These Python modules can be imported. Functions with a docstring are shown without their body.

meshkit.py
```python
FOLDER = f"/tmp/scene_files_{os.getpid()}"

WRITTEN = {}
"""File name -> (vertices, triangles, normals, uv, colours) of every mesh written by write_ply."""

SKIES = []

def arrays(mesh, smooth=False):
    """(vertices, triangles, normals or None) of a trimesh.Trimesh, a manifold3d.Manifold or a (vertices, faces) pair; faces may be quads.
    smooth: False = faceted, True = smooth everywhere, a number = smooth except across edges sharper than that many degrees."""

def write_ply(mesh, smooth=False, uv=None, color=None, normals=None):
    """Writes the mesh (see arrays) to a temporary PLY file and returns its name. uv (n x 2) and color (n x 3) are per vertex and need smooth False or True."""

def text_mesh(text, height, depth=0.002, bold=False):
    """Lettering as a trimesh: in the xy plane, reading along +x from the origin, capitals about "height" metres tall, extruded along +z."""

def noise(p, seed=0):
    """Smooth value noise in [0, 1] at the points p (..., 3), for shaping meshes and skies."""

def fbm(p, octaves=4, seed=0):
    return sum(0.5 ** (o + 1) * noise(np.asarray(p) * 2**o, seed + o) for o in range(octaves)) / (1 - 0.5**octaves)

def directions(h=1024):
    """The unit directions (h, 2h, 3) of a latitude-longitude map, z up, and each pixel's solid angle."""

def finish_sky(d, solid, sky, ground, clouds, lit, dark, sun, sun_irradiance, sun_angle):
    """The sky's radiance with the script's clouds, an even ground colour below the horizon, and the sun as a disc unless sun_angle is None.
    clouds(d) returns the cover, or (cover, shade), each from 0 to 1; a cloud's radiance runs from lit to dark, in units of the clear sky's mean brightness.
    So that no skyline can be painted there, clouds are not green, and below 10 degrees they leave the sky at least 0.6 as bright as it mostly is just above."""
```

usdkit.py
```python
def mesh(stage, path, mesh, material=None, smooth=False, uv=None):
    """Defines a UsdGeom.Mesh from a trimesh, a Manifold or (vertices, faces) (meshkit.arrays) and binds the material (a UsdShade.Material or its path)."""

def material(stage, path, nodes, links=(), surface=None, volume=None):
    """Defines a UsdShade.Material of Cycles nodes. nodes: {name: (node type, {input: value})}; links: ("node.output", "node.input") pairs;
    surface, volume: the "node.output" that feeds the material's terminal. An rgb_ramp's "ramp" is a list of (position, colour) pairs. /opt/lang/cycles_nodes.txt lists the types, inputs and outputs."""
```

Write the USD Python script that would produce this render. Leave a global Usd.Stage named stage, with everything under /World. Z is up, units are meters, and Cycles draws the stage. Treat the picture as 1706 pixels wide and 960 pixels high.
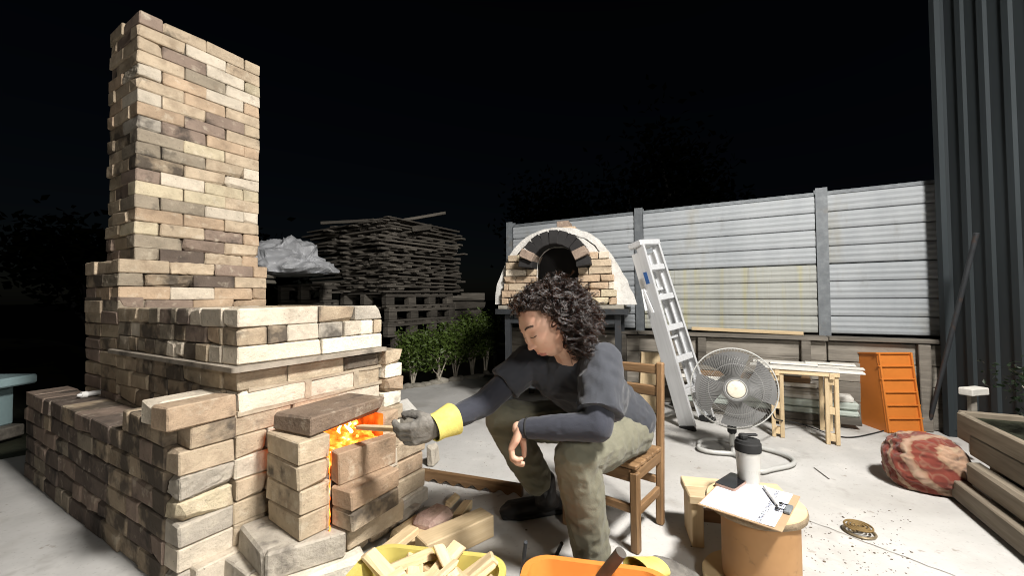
import math, random
import numpy as np, trimesh, manifold3d as m3, usdkit, meshkit
from pxr import Usd, UsdGeom, UsdLux, UsdShade, Gf, Sdf, Vt

stage = Usd.Stage.CreateInMemory()
UsdGeom.SetStageUpAxis(stage, 'Z'); UsdGeom.SetStageMetersPerUnit(stage, 1.0)
UsdGeom.Xform.Define(stage, '/World')
RND = random.Random(7)
V = lambda *a: np.array(a, float)

# ------------------------------------------------------------------ camera
CAM_H, FPX, PITCH, ROLL = 1.04, 680.0, math.radians(1.5), math.radians(0.5)
EYE = V(0, 0, CAM_H)
_f = V(0, math.cos(PITCH), math.sin(PITCH)); _r0 = V(1, 0, 0); _u0 = V(0, -math.sin(PITCH), math.cos(PITCH))
_r = math.cos(ROLL) * _r0 - math.sin(ROLL) * _u0
_u = math.cos(ROLL) * _u0 + math.sin(ROLL) * _r0
cam = UsdGeom.Camera.Define(stage, '/World/camera')
cam.CreateHorizontalApertureAttr(36.0); cam.CreateFocalLengthAttr(36.0 * FPX / 1706)
cam.CreateClippingRangeAttr(Gf.Vec2f(0.05, 2000))
_m = Gf.Matrix4d(*_r, 0, *_u, 0, *(-_f), 0, *EYE, 1)
cam.AddTransformOp().Set(_m)
cam.CreateExposureAttr(0.0)

# ------------------------------------------------------------------ night sky, faint moon, yard floodlight
SUN = (math.radians(35), math.radians(140))
usdkit.material(stage, '/World/Looks/night_sky', {
    's': ('sky_texture', {'sky_type': 'single_scattering', 'sun_disc': False, 'sun_elevation': SUN[0], 'sun_rotation': SUN[1]}),
    'b': ('background_shader', {'strength': 0.0005})}, [('s.color', 'b.color')], surface='b.background')
dome = UsdLux.DomeLight.Define(stage, '/World/sky')
UsdShade.MaterialBindingAPI.Apply(dome.GetPrim()).Bind(UsdShade.Material.Get(stage, '/World/Looks/night_sky'))
dome.GetPrim().SetCustomDataByKey('kind', 'structure')
moon = UsdLux.DistantLight.Define(stage, '/World/moon')
moon.CreateIntensityAttr(0.004); moon.CreateAngleAttr(0.5); moon.CreateNormalizeAttr(True); moon.CreateColorAttr(Gf.Vec3f(1, .95, .88))
moon.AddTransformOp().Set(Gf.Matrix4d(Gf.Rotation(Gf.Vec3d(0, 0, 1), Gf.Vec3d(math.cos(SUN[0]) * math.sin(SUN[1]), math.cos(SUN[0]) * math.cos(SUN[1]), math.sin(SUN[0]))), Gf.Vec3d(0, 0, 0)))
LAMP_POS, LAMP_AIM = V(1.7, -0.05, 3.8), V(0.0, 2.7, 0.4)
LAMP_INT = 510.0
def look_matrix(pos, aim):
    z = pos - aim; z /= np.linalg.norm(z); x = np.cross(V(0, 0, 1), z); x /= np.linalg.norm(x); y = np.cross(z, x)
    M = np.eye(4); M[:3, 0], M[:3, 1], M[:3, 2], M[:3, 3] = x, y, z, pos
    return M
lamp = UsdLux.RectLight.Define(stage, '/World/floodlight_beam')
lamp.CreateWidthAttr(0.60); lamp.CreateHeightAttr(0.44); lamp.CreateIntensityAttr(LAMP_INT); lamp.CreateColorAttr(Gf.Vec3f(1, .965, .92))
lamp.AddTransformOp().Set(Gf.Matrix4d(*look_matrix(LAMP_POS, LAMP_AIM).T.ravel()))

LAMP2_POS, LAMP2_AIM = V(1.45, -1.25, 1.75), V(0.1, 2.0, 0.5)        # weaker unseen fill light, added behind the viewer to soften the shade
lamp2 = UsdLux.RectLight.Define(stage, '/World/work_light_beam')
lamp2.CreateWidthAttr(0.50); lamp2.CreateHeightAttr(0.40); lamp2.CreateIntensityAttr(52.0); lamp2.CreateColorAttr(Gf.Vec3f(1, .955, .90))
lamp2.AddTransformOp().Set(Gf.Matrix4d(*look_matrix(LAMP2_POS, LAMP2_AIM).T.ravel()))

# ------------------------------------------------------------------ measuring: picture pixel -> world
def ray(px, py):
    d = _f + _r * ((px - 853) / FPX) - _u * ((py - 480) / FPX)
    return d / d[1]
def G(px, py, z=0.0):
    d = ray(px, py); return EYE + d * ((z - CAM_H) / d[2])
def D(px, py, Y):
    return EYE + ray(px, py) * Y

# ------------------------------------------------------------------ scene graph helpers
WM, USED = {}, {}
def numbered(parent, name):
    k = (parent, name); n = USED.get(k, 0); USED[k] = n + 1
    return name if n == 0 else f'{name}_{n:03d}'
def setm(prim, M):
    UsdGeom.Xformable(prim).AddTransformOp().Set(Gf.Matrix4d(*np.asarray(M, float).T.ravel()))
def tag(p, label=None, cat=None, group=None, kind=None):
    for k, v in (('label', label), ('category', cat), ('group', group), ('kind', kind)):
        if v: p.SetCustomDataByKey(k, v)
    return p
def T(x, y=None, z=None):
    M = np.eye(4); M[:3, 3] = x if y is None else (x, y, z); return M
def frame(o, x, y=None, z=None):
    """matrix with local x along x, z up unless given"""
    x = np.asarray(x, float); x = x / np.linalg.norm(x)
    if y is None:
        z = V(0, 0, 1) if z is None else np.asarray(z, float)
        y = np.cross(z, x); y /= np.linalg.norm(y); z = np.cross(x, y)
    else:
        y = np.asarray(y, float); y = y - x * (x @ y); y /= np.linalg.norm(y); z = np.cross(x, y)
    M = np.eye(4); M[:3, 0], M[:3, 1], M[:3, 2], M[:3, 3] = x, y, z, o
    return M
def thing(name, label, cat, loc=(0, 0, 0), group=None, kind=None):
    path = '/World/' + numbered('/World', name)
    x = UsdGeom.Xform.Define(stage, path); M = T(V(*loc)); setm(x, M); WM[path] = M
    return tag(x.GetPrim(), label, cat, group, kind)
MATS = {}
def part(parent, name, mesh, mat, M=None, smooth=False, label=None):
    """a Mesh prim under parent; mesh is in world coordinates if M is None, else local to the world matrix M"""
    pp = str(parent.GetPath()) if parent is not None else '/World'
    path = pp + '/' + numbered(pp, name)
    if isinstance(mesh, list): mesh = trimesh.util.concatenate(mesh)
    if M is None:
        v = np.asarray(arr(mesh)[0]); c = (v.min(0) + v.max(0)) / 2; c[2] = v[:, 2].min()
        mesh = trimesh.Trimesh(v - c, arr(mesh)[1], process=False); M = T(c)
    if isinstance(mesh, trimesh.Trimesh) and smooth is True: mesh = mesh.copy(); mesh.remove_unreferenced_vertices()
    g = usdkit.mesh(stage, path, mesh, MATS[mat], smooth=smooth)
    WM[path] = M
    setm(g, np.linalg.inv(WM[pp]) @ M if pp in WM else M)
    if label: g.GetPrim().SetCustomDataByKey('label', label)
    return g.GetPrim()
def arr(mesh):
    v, f, _ = meshkit.arrays(mesh); return v, f
def solo(name, mesh, mat, label, cat, M=None, smooth=False, group=None, kind=None):
    return tag(part(None, name, mesh, mat, M, smooth), label, cat, group, kind)

# ------------------------------------------------------------------ mesh helpers
def cbox(l, w, h, c=0.004, jit=0.0, rng=None, chip=0.0):
    """chamfered box, 24 vertices, 44 triangles; corners may be chipped"""
    hs = V(l, w, h) / 2; vs = []; idx = {}
    for sx in (-1, 1):
        for sy in (-1, 1):
            for sz in (-1, 1):
                s = V(sx, sy, sz); cc = c
                if rng:
                    cc = c * rng.uniform(.5, 1.6)
                    if chip and rng.random() < chip: cc = c * rng.uniform(2.5, 5)
                cc = min(cc, hs.min() * .8)
                off = V(*[rng.uniform(-jit, jit) for _ in range(3)]) if rng and jit else 0
                for k in range(3):
                    p = s * (hs - cc); p[k] = s[k] * hs[k]
                    idx[(sx, sy, sz, k)] = len(vs); vs.append(p + off)
    F = []
    def quad(a, b, c_, d): F.extend([(a, b, c_), (a, c_, d)])
    for k in range(3):
        a, b = [(1, 2), (2, 0), (0, 1)][k]
        for s in (-1, 1):
            q = []
            for (ta, tb) in ((-1, -1), (1, -1), (1, 1), (-1, 1)):
                t = [0, 0, 0]; t[k] = s; t[a] = ta; t[b] = tb; q.append(idx[(*t, k)])
            quad(*q)
    for k in range(3):
        a, b = [(1, 2), (2, 0), (0, 1)][k]
        for ta in (-1, 1):
            for tb in (-1, 1):
                q = []
                for s, kk in ((-1, a), (1, a), (1, b), (-1, b)):
                    t = [0, 0, 0]; t[k] = s; t[a] = ta; t[b] = tb; q.append(idx[(*t, kk)])
                quad(*q)
    for key in {k[:3] for k in idx}: F.append([idx[(*key, k)] for k in range(3)])
    vs = np.array(vs); F = np.array(F)
    tri = vs[F]; n = np.cross(tri[:, 1] - tri[:, 0], tri[:, 2] - tri[:, 0]); flip = (n * tri.mean(1)).sum(1) < 0
    F[flip] = F[flip][:, ::-1]
    return trimesh.Trimesh(vs, F, process=False)
def rough_brick(l, w, h, seed):
    """broken-faced brick: noisy relief on a finer mesh"""
    b = cbox(l, w, h, .006, .003, RND, .2)
    b = trimesh.Trimesh(*trimesh.remesh.subdivide_to_size(b.vertices, b.faces, .022)); b.merge_vertices()
    v = b.vertices.copy(); n = b.vertex_normals
    b.vertices = v + n * ((meshkit.fbm(v * 55 + seed * 7, 3) - .60) * .013)[:, None]
    return b
def box(l, w, h, c=(0, 0, 0)):
    b = trimesh.creation.box((l, w, h)); b.apply_translation(c); return b
def tube(pts, r, sides=8, closed=False):
    p = np.asarray(pts, float); n = len(p); r = np.broadcast_to(r, (n,))
    t = np.roll(p, -1, 0) - np.roll(p, 1, 0) if closed else np.gradient(p, axis=0)
    t /= np.linalg.norm(t, axis=1, keepdims=True) + 1e-12
    a = np.cross(t[0], V(0, 0, 1) if abs(t[0][2]) < .9 else V(1, 0, 0)); a /= np.linalg.norm(a)
    A = [a]
    for i in range(1, n):
        a = A[-1] - t[i] * (A[-1] @ t[i]); a /= np.linalg.norm(a); A.append(a)
    A = np.array(A); B = np.cross(t, A); ang = np.arange(sides) * 2 * np.pi / sides
    v = (p[:, None] + r[:, None, None] * (np.cos(ang)[None, :, None] * A[:, None] + np.sin(ang)[None, :, None] * B[:, None])).reshape(-1, 3)
    m = n if closed else n - 1; F = []
    for i in range(m):
        for j in range(sides):
            a0, a1 = i * sides + j, i * sides + (j + 1) % sides
            b0, b1 = ((i + 1) % n) * sides + j, ((i + 1) % n) * sides + (j + 1) % sides
            F += [(a0, a1, b1), (a0, b1, b0)]
    if not closed:
        v = np.vstack([v, p[0], p[-1]]); c0, c1 = len(v) - 2, len(v) - 1
        for j in range(sides):
            F += [(c0, (j + 1) % sides, j), (c1, (n - 1) * sides + j, (n - 1) * sides + (j + 1) % sides)]
    return trimesh.Trimesh(v, F, process=False)
def xf(mesh, M):
    m = mesh.copy(); m.apply_transform(M); return m
def lathe(prof, n=32):
    return trimesh.creation.revolve(np.array(prof, float), sections=n)
def bar(a, b, w, h, c=0.003, up=(0, 0, 1)):
    """(mesh, matrix) of a chamfered bar from a to b; w across, h along up"""
    a, b = np.asarray(a, float), np.asarray(b, float)
    return cbox(np.linalg.norm(b - a), w, h, c), frame((a + b) / 2, b - a, z=up)

# ------------------------------------------------------------------ materials
def mat(name, stops, scale=6.0, detail=5, rough=.8, bump=.3, bscale=60, coord='object', stretch=(1, 1, 1), spots=None, metallic=0.0, vary=.25, spec=.3, sheen=0.0, bdist=.004, rbands=None):
    """noise-driven colours between stops; spots=(colour, scale, lo, hi) adds patches; vary = brightness change from piece to piece"""
    n = {'tc': ('texture_coordinate', {}), 'oi': ('object_info', {}),
         'sep': ('vector_math', {'math_type': 'multiply_add', 'vector2': stretch}),
         'rv': ('vector_math', {'math_type': 'scale', 'vector1': (37.0, 61.0, 23.0)}),
         'n1': ('noise_texture', {'scale': scale, 'detail': detail, 'roughness': .62}),
         'r1': ('rgb_ramp', {'ramp': stops}),
         'mr': ('map_range', {'from_min': 0.0, 'from_max': 1.0, 'to_min': 1 - vary, 'to_max': 1 + vary * .6}),
         'hv': ('hsv', {}),
         'nb': ('noise_texture', {'scale': bscale, 'detail': 6, 'roughness': .65}),
         'bp': ('bump', {'strength': bump, 'distance': bdist}),
         'p': ('principled_bsdf', {'roughness': rough, 'metallic': metallic, 'specular_ior_level': spec, 'sheen_weight': sheen})}
    src = 'tc.object' if coord == 'object' else 'geo.position'
    if coord != 'object': n['geo'] = ('geometry', {})
    L = [(src, 'sep.vector1'), ('oi.random', 'rv.scale'), ('sep.vector', 'n1.vector'), ('n1.fac', 'r1.fac'), ('oi.random', 'mr.value'),
         ('mr.result', 'hv.value'), ('sep.vector', 'nb.vector'), ('nb.fac', 'bp.height'), ('bp.normal', 'p.normal'), ('hv.color', 'p.base_color')]
    if coord == 'object': L.append(('rv.vector', 'sep.vector3'))
    col = 'r1.color'
    for i, s in enumerate(spots or []):
        c, sc, lo, hi = s[:4]
        n[f'sn{i}'] = ('noise_texture', {'scale': sc, 'detail': 4, 'roughness': .6, 'w': 0.0})
        n[f'sm{i}'] = ('map_range', {'from_min': lo, 'from_max': hi, 'to_min': 0.0, 'to_max': s[4] if len(s) > 4 else 1.0, 'clamp': True})
        n[f'sx{i}'] = ('mix', {'color2': c})
        n[f'so{i}'] = ('vector_math', {'math_type': 'add', 'vector2': (13.1 * (i + 1), 7.7, 3.3 * i)})
        L += [('sep.vector', f'so{i}.vector1'), (f'so{i}.vector', f'sn{i}.vector'), (f'sn{i}.fac', f'sm{i}.value'), (f'sm{i}.result', f'sx{i}.fac'), (col, f'sx{i}.color1')]
        col = f'sx{i}.color'
    L.append((col, 'hv.color'))
    MATS[name] = usdkit.material(stage, '/World/Looks/' + name, n, L, surface='p.BSDF')
def ramp3(c, lo=.72, hi=1.22):
    c = V(*c); return [(.25, c * lo), (.5, c), (.75, np.minimum(c * hi, .9))]
def emit(name, color, strength):
    MATS[name] = usdkit.material(stage, '/World/Looks/' + name, {'e': ('emission', {'color': color, 'strength': strength})}, surface='e.emission')

SOOT = ((.05, .043, .038), 5.5, .54, .68, .85)
BROWN = ((.24, .175, .12), 9, .5, .68, .7)
PALE = ((.62, .55, .43), 16, .58, .72, .45)
PITS = ((.10, .08, .06), 80, .65, .71, .5)
def brick_mat(name, c, soot=.56, brown=.5, rough=.9):
    mat(name, ramp3(c), scale=9, spots=[(*BROWN[:2], brown, brown + .2, .6), PALE, (*SOOT[:2], soot, soot + .12, .8), PITS], bump=.85, bscale=48, bdist=.009, vary=.14, rough=rough, spec=.15)
brick_mat('brick_tan', (.46, .37, .265), .62)
brick_mat('brick_orange', (.43, .32, .22), .64)
brick_mat('brick_cream', (.57, .50, .40), .62, .6)
brick_mat('brick_yellow', (.50, .43, .30), .62, .52)
brick_mat('brick_grey', (.29, .245, .185), .55, .6)
brick_mat('brick_brown', (.25, .19, .15), .56, .6)
brick_mat('brick_dark', (.14, .11, .09), .5, .7)
brick_mat('brick_white', (.70, .65, .54), .64, .66)
brick_mat('brick_ash', (.40, .36, .30), .58, .62)
brick_mat('brick_sooty', (.34, .27, .19), .44, .5)  # soot-stained; on the wing wall it also stands in for shade
brick_mat('brick_buff', (.42, .34, .24), .60, .54)
BT = dict(t='brick_tan', o='brick_orange', c='brick_cream', y='brick_yellow', g='brick_grey', d='brick_brown', k='brick_dark', w='brick_white', a='brick_ash', s='brick_sooty', b='brick_buff')
mat('mortar', ramp3((.36, .30, .22)), scale=20, bump=.6, vary=.05)
mat('kiln_core', ramp3((.06, .05, .045)), vary=.0)  # dark filler inside the brickwork, added to block light leaks
mat('shelf_plate', ramp3((.30, .26, .21)), scale=14, spots=[SOOT], bump=.2)
# ================================================================== ground
mat('soil', [(.3, (.012, .014, .008)), (.6, (.03, .032, .016)), (.8, (.05, .045, .03))], scale=3, coord='world', bump=.8, bscale=25, bdist=.03, vary=0)
mat('concrete', [(.2, (.36, .352, .335)), (.5, (.46, .45, .43)), (.8, (.53, .518, .495))], scale=2.3, detail=8, coord='world', bump=.35, bscale=38, vary=0, rough=.85,
    spots=[((.20, .17, .13), 1.3, .58, .72, .5), ((.17, .13, .09), 14, .66, .74, .55), ((.62, .60, .56), 5, .56, .75, .5), ((.24, .225, .20), 60, .60, .72, .55), ((.22, .20, .17), .55, .48, .68, .42), ((.16, .14, .11), 3.2, .60, .72, .45)])
def sheet(poly, z, res=None):
    from shapely.geometry import Polygon
    v, f = trimesh.creation.triangulate_polygon(Polygon(poly), engine='earcut')
    return trimesh.Trimesh(np.c_[v, np.full(len(v), z)], f, process=False)
solo('ground', sheet([(-300, -300), (300, -300), (300, 300), (-300, 300)], -.03), 'soil', None, None, M=np.eye(4), kind='structure')
yard = trimesh.creation.extrude_polygon(__import__('shapely').Polygon([(-9, -2.8), (-7.2, -.9), (-1.3, 4.76), (-.3, 5.72), (1.5, 5.0), (4.2, 3.2), (4.2, -6), (-9, -6)]), .06, engine='earcut')
yard.apply_translation((0, 0, -.06))
solo('concrete_yard', yard, 'concrete', None, None, M=np.eye(4), kind='structure')

def strip(pts, w, z):
    p = np.array(pts)[:, :2]; t = np.gradient(p, axis=0); t /= np.linalg.norm(t, axis=1, keepdims=True); nrm_ = np.c_[-t[:, 1], t[:, 0]] * np.broadcast_to(w, (len(p),))[:, None] / 2
    v = np.vstack([np.c_[p + nrm_, np.full(len(p), z)], np.c_[p - nrm_, np.full(len(p), z)]]); n = len(p)
    return trimesh.Trimesh(v, [f for i in range(n - 1) for f in ((i, n + i, n + i + 1), (i, n + i + 1, i + 1))], process=False)
mat('crack_dirt', ramp3((.20, .185, .165)), scale=20, vary=0)
for a_, b_, am in (((1330, 862), (1720, 1010), .012), ((1120, 690), (1560, 662), .004), ((655, 700), (1130, 690), .004)):
    pa, pb = G(*a_), G(*b_); ts = np.linspace(0, 1, 60); pp_ = pa + (pb - pa) * ts[:, None]; pp_[:, 1] += (meshkit.fbm(np.c_[ts * 22, ts * 0 + am * 900, ts * 0], 3) - .5) * am * 2.5
    solo('ground_joint', strip(pp_, .0025 + .004 * meshkit.noise(np.c_[ts * 17, ts * 0 + 4, ts * 0]), .0015), 'crack_dirt', None, None, M=np.eye(4), kind='structure')
# ================================================================== kiln frame: u away to the right, w away to the left
E1, E2, W0 = V(.504, .863, 0), V(-.863, .504, 0), V(-1.17, 1.44, 0)
CP = .0765
def K(u, w, z=0.0): return W0 + u * E1 + w * E2 + V(0, 0, z)
def pick(s): return BT[RND.choice(s)]
def kbrick(th, u0, u1, w0, w1, z0, z1, m, c=.0048, jit=.0022, gap=.0035, chip=.08, rot=0.0, out=.004, rough=False):
    l, w, h = u1 - u0 - gap, w1 - w0 - gap, z1 - z0 - .002
    o = RND.uniform(-out, out); o2 = RND.uniform(-out, out)
    a = math.radians(rot + RND.uniform(-.8, .8)); ca, sa = math.cos(a), math.sin(a)
    M = frame(K((u0 + u1) / 2 + o, (w0 + w1) / 2 + o2, (z0 + z1) / 2), E1 * ca + E2 * sa)
    if rough: return part(th, 'brick', rough_brick(l, w, h, RND.random()), m, M, smooth=50)
    return part(th, 'brick', cbox(l, w, h, c, jit, RND, chip), m, M)

# ------------------------------------------------------------------ chimney
chim = thing('brick_chimney', 'tall tan and brown brick chimney stack rising at the back of the kiln', 'chimney', K(.184, 1.25, 0))
UP = ['tth', 0]
ROWS = [  # from the top: (first is half?, tones along the lit face)
    ('H', 'dtt'), ('F', 'tch'), ('H', 'tdc'), ('F', 'tgc'), ('H', 'coc'), ('F', 'tot'), ('H', 'ctd'), ('F', 'odt'), ('H', 'ado'), ('F', 'gyt'),
    ('H', 'ggt'), ('F', 'stc'), ('H', 'dcy'), ('F', 'yyt'), ('H', 'ggc'), ('F', 'oot'), ('H', 'ytd'), ('F', 'gdt'), ('H', 'gkt')]
LT = [('F', 'ttd'), ('H', 'gsk'), ('F', 'oco'), ('H', 'gdo')]
def ring(th, u0, u1, w0, w1, z, half, tones, depth=.114, back=True, out=.004, CP=CP):
    tones = [BT.get(c, 'brick_tan') for c in tones]
    hh = .118; full = .236
    cuts = [u0, u0 + hh] if half else [u0]
    while cuts[-1] + full < u1 - .04: cuts.append(cuts[-1] + full)
    if u1 - cuts[-1] < .07 and len(cuts) > 2: cuts[-1] = u1
    else: cuts.append(u1)
    for i in range(len(cuts) - 1):
        m = tones[i] if i < len(tones) else BT[RND.choice('tocyb')]
        deep = .232 if (half and i == 0) else depth
        kbrick(th, cuts[i], cuts[i + 1], w0, w0 + deep, z, z + CP, m, out=out, rough=RND.random() < .09)
    # left face
    s = w0 + (.232 if half else depth); c2 = [s]
    while c2[-1] + full < w1 - .05: c2.append(c2[-1] + full)
    c2.append(w1)
    for a, b in zip(c2[:-1], c2[1:]):
        kbrick(th, u0, u0 + depth, a, b, z, z + CP, pick('ttbosd'), out=out * 2.2)
    # far faces
    c3 = [u0 + depth]
    while c3[-1] + full < u1 - .05: c3.append(c3[-1] + full)
    c3.append(u1)
    if back:
        for a, b in zip(c3[:-1], c3[1:]): kbrick(th, a, b, w1 - depth, w1, z, z + CP, pick('tbdg'))
        kbrick(th, u1 - depth, u1, w0 + depth, w1 - depth, z, z + CP, pick('tbdg'))
cu0, cu1, cw0, cw1 = .184, .985, 1.25, 1.76
ztop_k = .785 + 3 * CP
part(chim, 'core', xf(box(.56, .26, ztop_k + .3, (0, 0, 0)), frame(K(.58, 1.51, (ztop_k + .3) / 2), E1)), 'kiln_core')
z = .306
while z < ztop_k - .01:                                             # only its left side shows below the kiln top
    kbrick(chim, cu0, cu0 + .114, cw0, cw0 + .25, z, z + CP, pick('bsd')); kbrick(chim, cu0, cu0 + .114, cw0 + .25, cw1, z, z + CP, pick('bsd'))
    kbrick(chim, cu0 + .12, cu1, cw1 - .12, cw1, z, z + CP, pick('bsd'))
    z += CP
z = ztop_k
z = ztop_k - .040
for h, t in reversed(LT):
    ring(chim, cu0, cu1, cw0, cw1, z, h == 'H', t); z += CP
zt = z
part(chim, 'flue', xf(box(.40, .15, 1.40), frame(K(.64, 1.585, zt + .7), E1)), 'kiln_core')
cu0, cu1, cw0, cw1 = .282, .978, 1.345, 1.80
for i, (h, t) in enumerate(reversed(ROWS)):
    top = i == len(ROWS) - 1
    ring(chim, cu0, cu1, cw0, cw1, z, h == 'H', t, back=not top, CP=.0785); z += .0785
kbrick(chim, cu0 + .02, cu0 + .25, cw0 + .118, cw0 + .23, z - CP, z, BT['d']); kbrick(chim, cu0 + .44, cu0 + .60, cw0 + .13, cw0 + .23, z - CP + .01, z + .01, BT['d'])
kbrick(chim, cu0, cu0 + .114, cw1 - .1, cw1 + .02, z - CP, z - .002, BT['b'])

# ------------------------------------------------------------------ kiln body
kiln = thing('brick_kiln', 'hand stacked firebrick kiln with glowing fire mouth', 'kiln', K(.5, .4, 0))
BU0, BU1, BW1 = .184, .904, 1.245
part(kiln, 'core', [xf(box(BU1 - BU0 - .24, 1.02, .76), frame(K((BU0 + BU1) / 2, .64, .38), E1)),
                    xf(box(BU1 - BU0 - .24, 1.05, .2), frame(K((BU0 + BU1) / 2, .66, .89), E1))], 'kiln_core')
CPW, CP = CP, .0851
for i in range(9):                                                  # courses below the plate
    z = i * CP
    if i >= 7:      # two mortared courses of long bricks below the plate, lit face
        ts = 'bbs' if i == 8 else 'ccb'
        cuts = [BU0, BU0 + .21, BU0 + .50, BU1] if i == 8 else [BU0 + .008, BU0 + .30, BU0 + .56, BU1]
        for a, b, t in zip(cuts[:-1], cuts[1:], ts): kbrick(kiln, a, b, 0, .114, z, z + CP, BT[t], gap=.006, chip=.3)
    else:
        if i % 2: cuts = [BU0, BU0 + .12, BU0 + .35, BU0 + .58, BU1]
        else: cuts = [BU0, BU0 + .23, BU0 + .46, BU1]
        for a, b in zip(cuts[:-1], cuts[1:]): kbrick(kiln, a, b, .0, .114, z, z + CP, pick('bbtc'))
    if i >= 5:
        w = .118 + (.06 if i % 2 else 0)
        if i % 2: kbrick(kiln, BU0, BU0 + .114, .118, w, z, z + CP, pick('bs'))
        while w < BW1 - .05:
            n = min(w + (.17 if i == 8 else .22), BW1); kbrick(kiln, BU0, BU0 + .114, w, n, z, z + CP, pick('bbst')); w = n
    # right end
    kbrick(kiln, BU1 - .114, BU1, .118, .40, z, z + CP, pick('bct')); kbrick(kiln, BU1 - .114, BU1, .40, .70, z, z + CP, pick('bct')); kbrick(kiln, BU1 - .114, BU1, .70, BW1, z, z + CP, pick('bct'))
# rough mortar smeared in the joints under the plate
mv = []
for (u, w_, l, zz, hh) in [(.24, 0, .7, .681, .012), (.2, 0, .72, .596, .016)]:
    g = box(l, .018, hh).subdivide().subdivide().subdivide(); v = g.vertices.copy(); v += (meshkit.fbm(v * 60 + 3, 3)[:, None] - .5) * V(.004, .008, .02)
    mv.append(xf(trimesh.Trimesh(v, g.faces), frame(K(u + l / 2 - .01, .008, zz), E1)))
for u, zz in ((.485, .64), (.745, .64)):
    g = box(.03, .018, .08).subdivide().subdivide(); v = g.vertices.copy(); v += (meshkit.fbm(v * 60 + 9, 3)[:, None] - .5) * V(.02, .008, .01)
    mv.append(xf(trimesh.Trimesh(v, g.faces), frame(K(u, .007, zz), E1)))
part(kiln, 'mortar', mv, 'mortar')
# kiln shelf plate with a rounded near corner
from shapely.geometry import Polygon, box as sbox
pl = sbox(BU0 - .032, -.046, BU1 + .01, BW1 + .03).buffer(-.02).buffer(.02)
pm = trimesh.creation.extrude_polygon(pl, .019, engine='earcut')
part(kiln, 'shelf_plate', pm, 'shelf_plate', M=np.array(frame(K(0, 0, .766), E1)))
CP = CPW
zb = .7855
TOPR = [[(0, .36, 'c'), (.36, BU1 - BU0, 'w')], [(0, .115, 's'), (.115, .2, 's'), (.2, .35, 'c'), (.35, .48, 'a'), (.48, .585, 'c'), (.585, .665, 'w'), (.665, .72, 'b')],
        [(0, .12, 'o'), (0.12, .34, 'c'), (.34, .545, 's'), (.545, .72, 'a')]]
TOPR[2] = [(0, .345, 'c'), (.345, .545, 's'), (.545, .72, 'a')]
for i in range(3):
    z = zb + i * CP * .98
    for a, b, t in TOPR[i]: kbrick(kiln, BU0 + a, BU0 + b, -.012, .114, z, z + CP * .98, BT[t], out=.003)
    w = .116; k = 0
    seq = [.1, .115, .118, .08, .08, .14, .12, .1, .1, .13, .14] if i == 0 else ([.03, .11, .19, .12, .13, .24, .12, .23] if i == 1 else [.18, .1, .12, .06, .13, .12, .14, .1, .25])
    tn = ['cbsccgsgsgs', 'bodsgscg', 'cckgdgtbt'][i]
    while w < BW1 - .03:
        n = min(w + seq[k % len(seq)], BW1); kbrick(kiln, BU0 - .004, BU0 + .114, w, n, z, z + CP * .98, BT[tn[k % len(tn)]], out=.005); w = n; k += 1
    kbrick(kiln, BU1 - .114, BU1, .118, .45, z, z + CP * .98, BT['c']); kbrick(kiln, BU1 - .114, BU1, .45, .8, z, z + CP * .98, BT['b']); kbrick(kiln, BU1 - .114, BU1, .8, 1.25, z, z + CP * .98, BT['t'])
zt = zb + 3 * CP * .98
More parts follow.
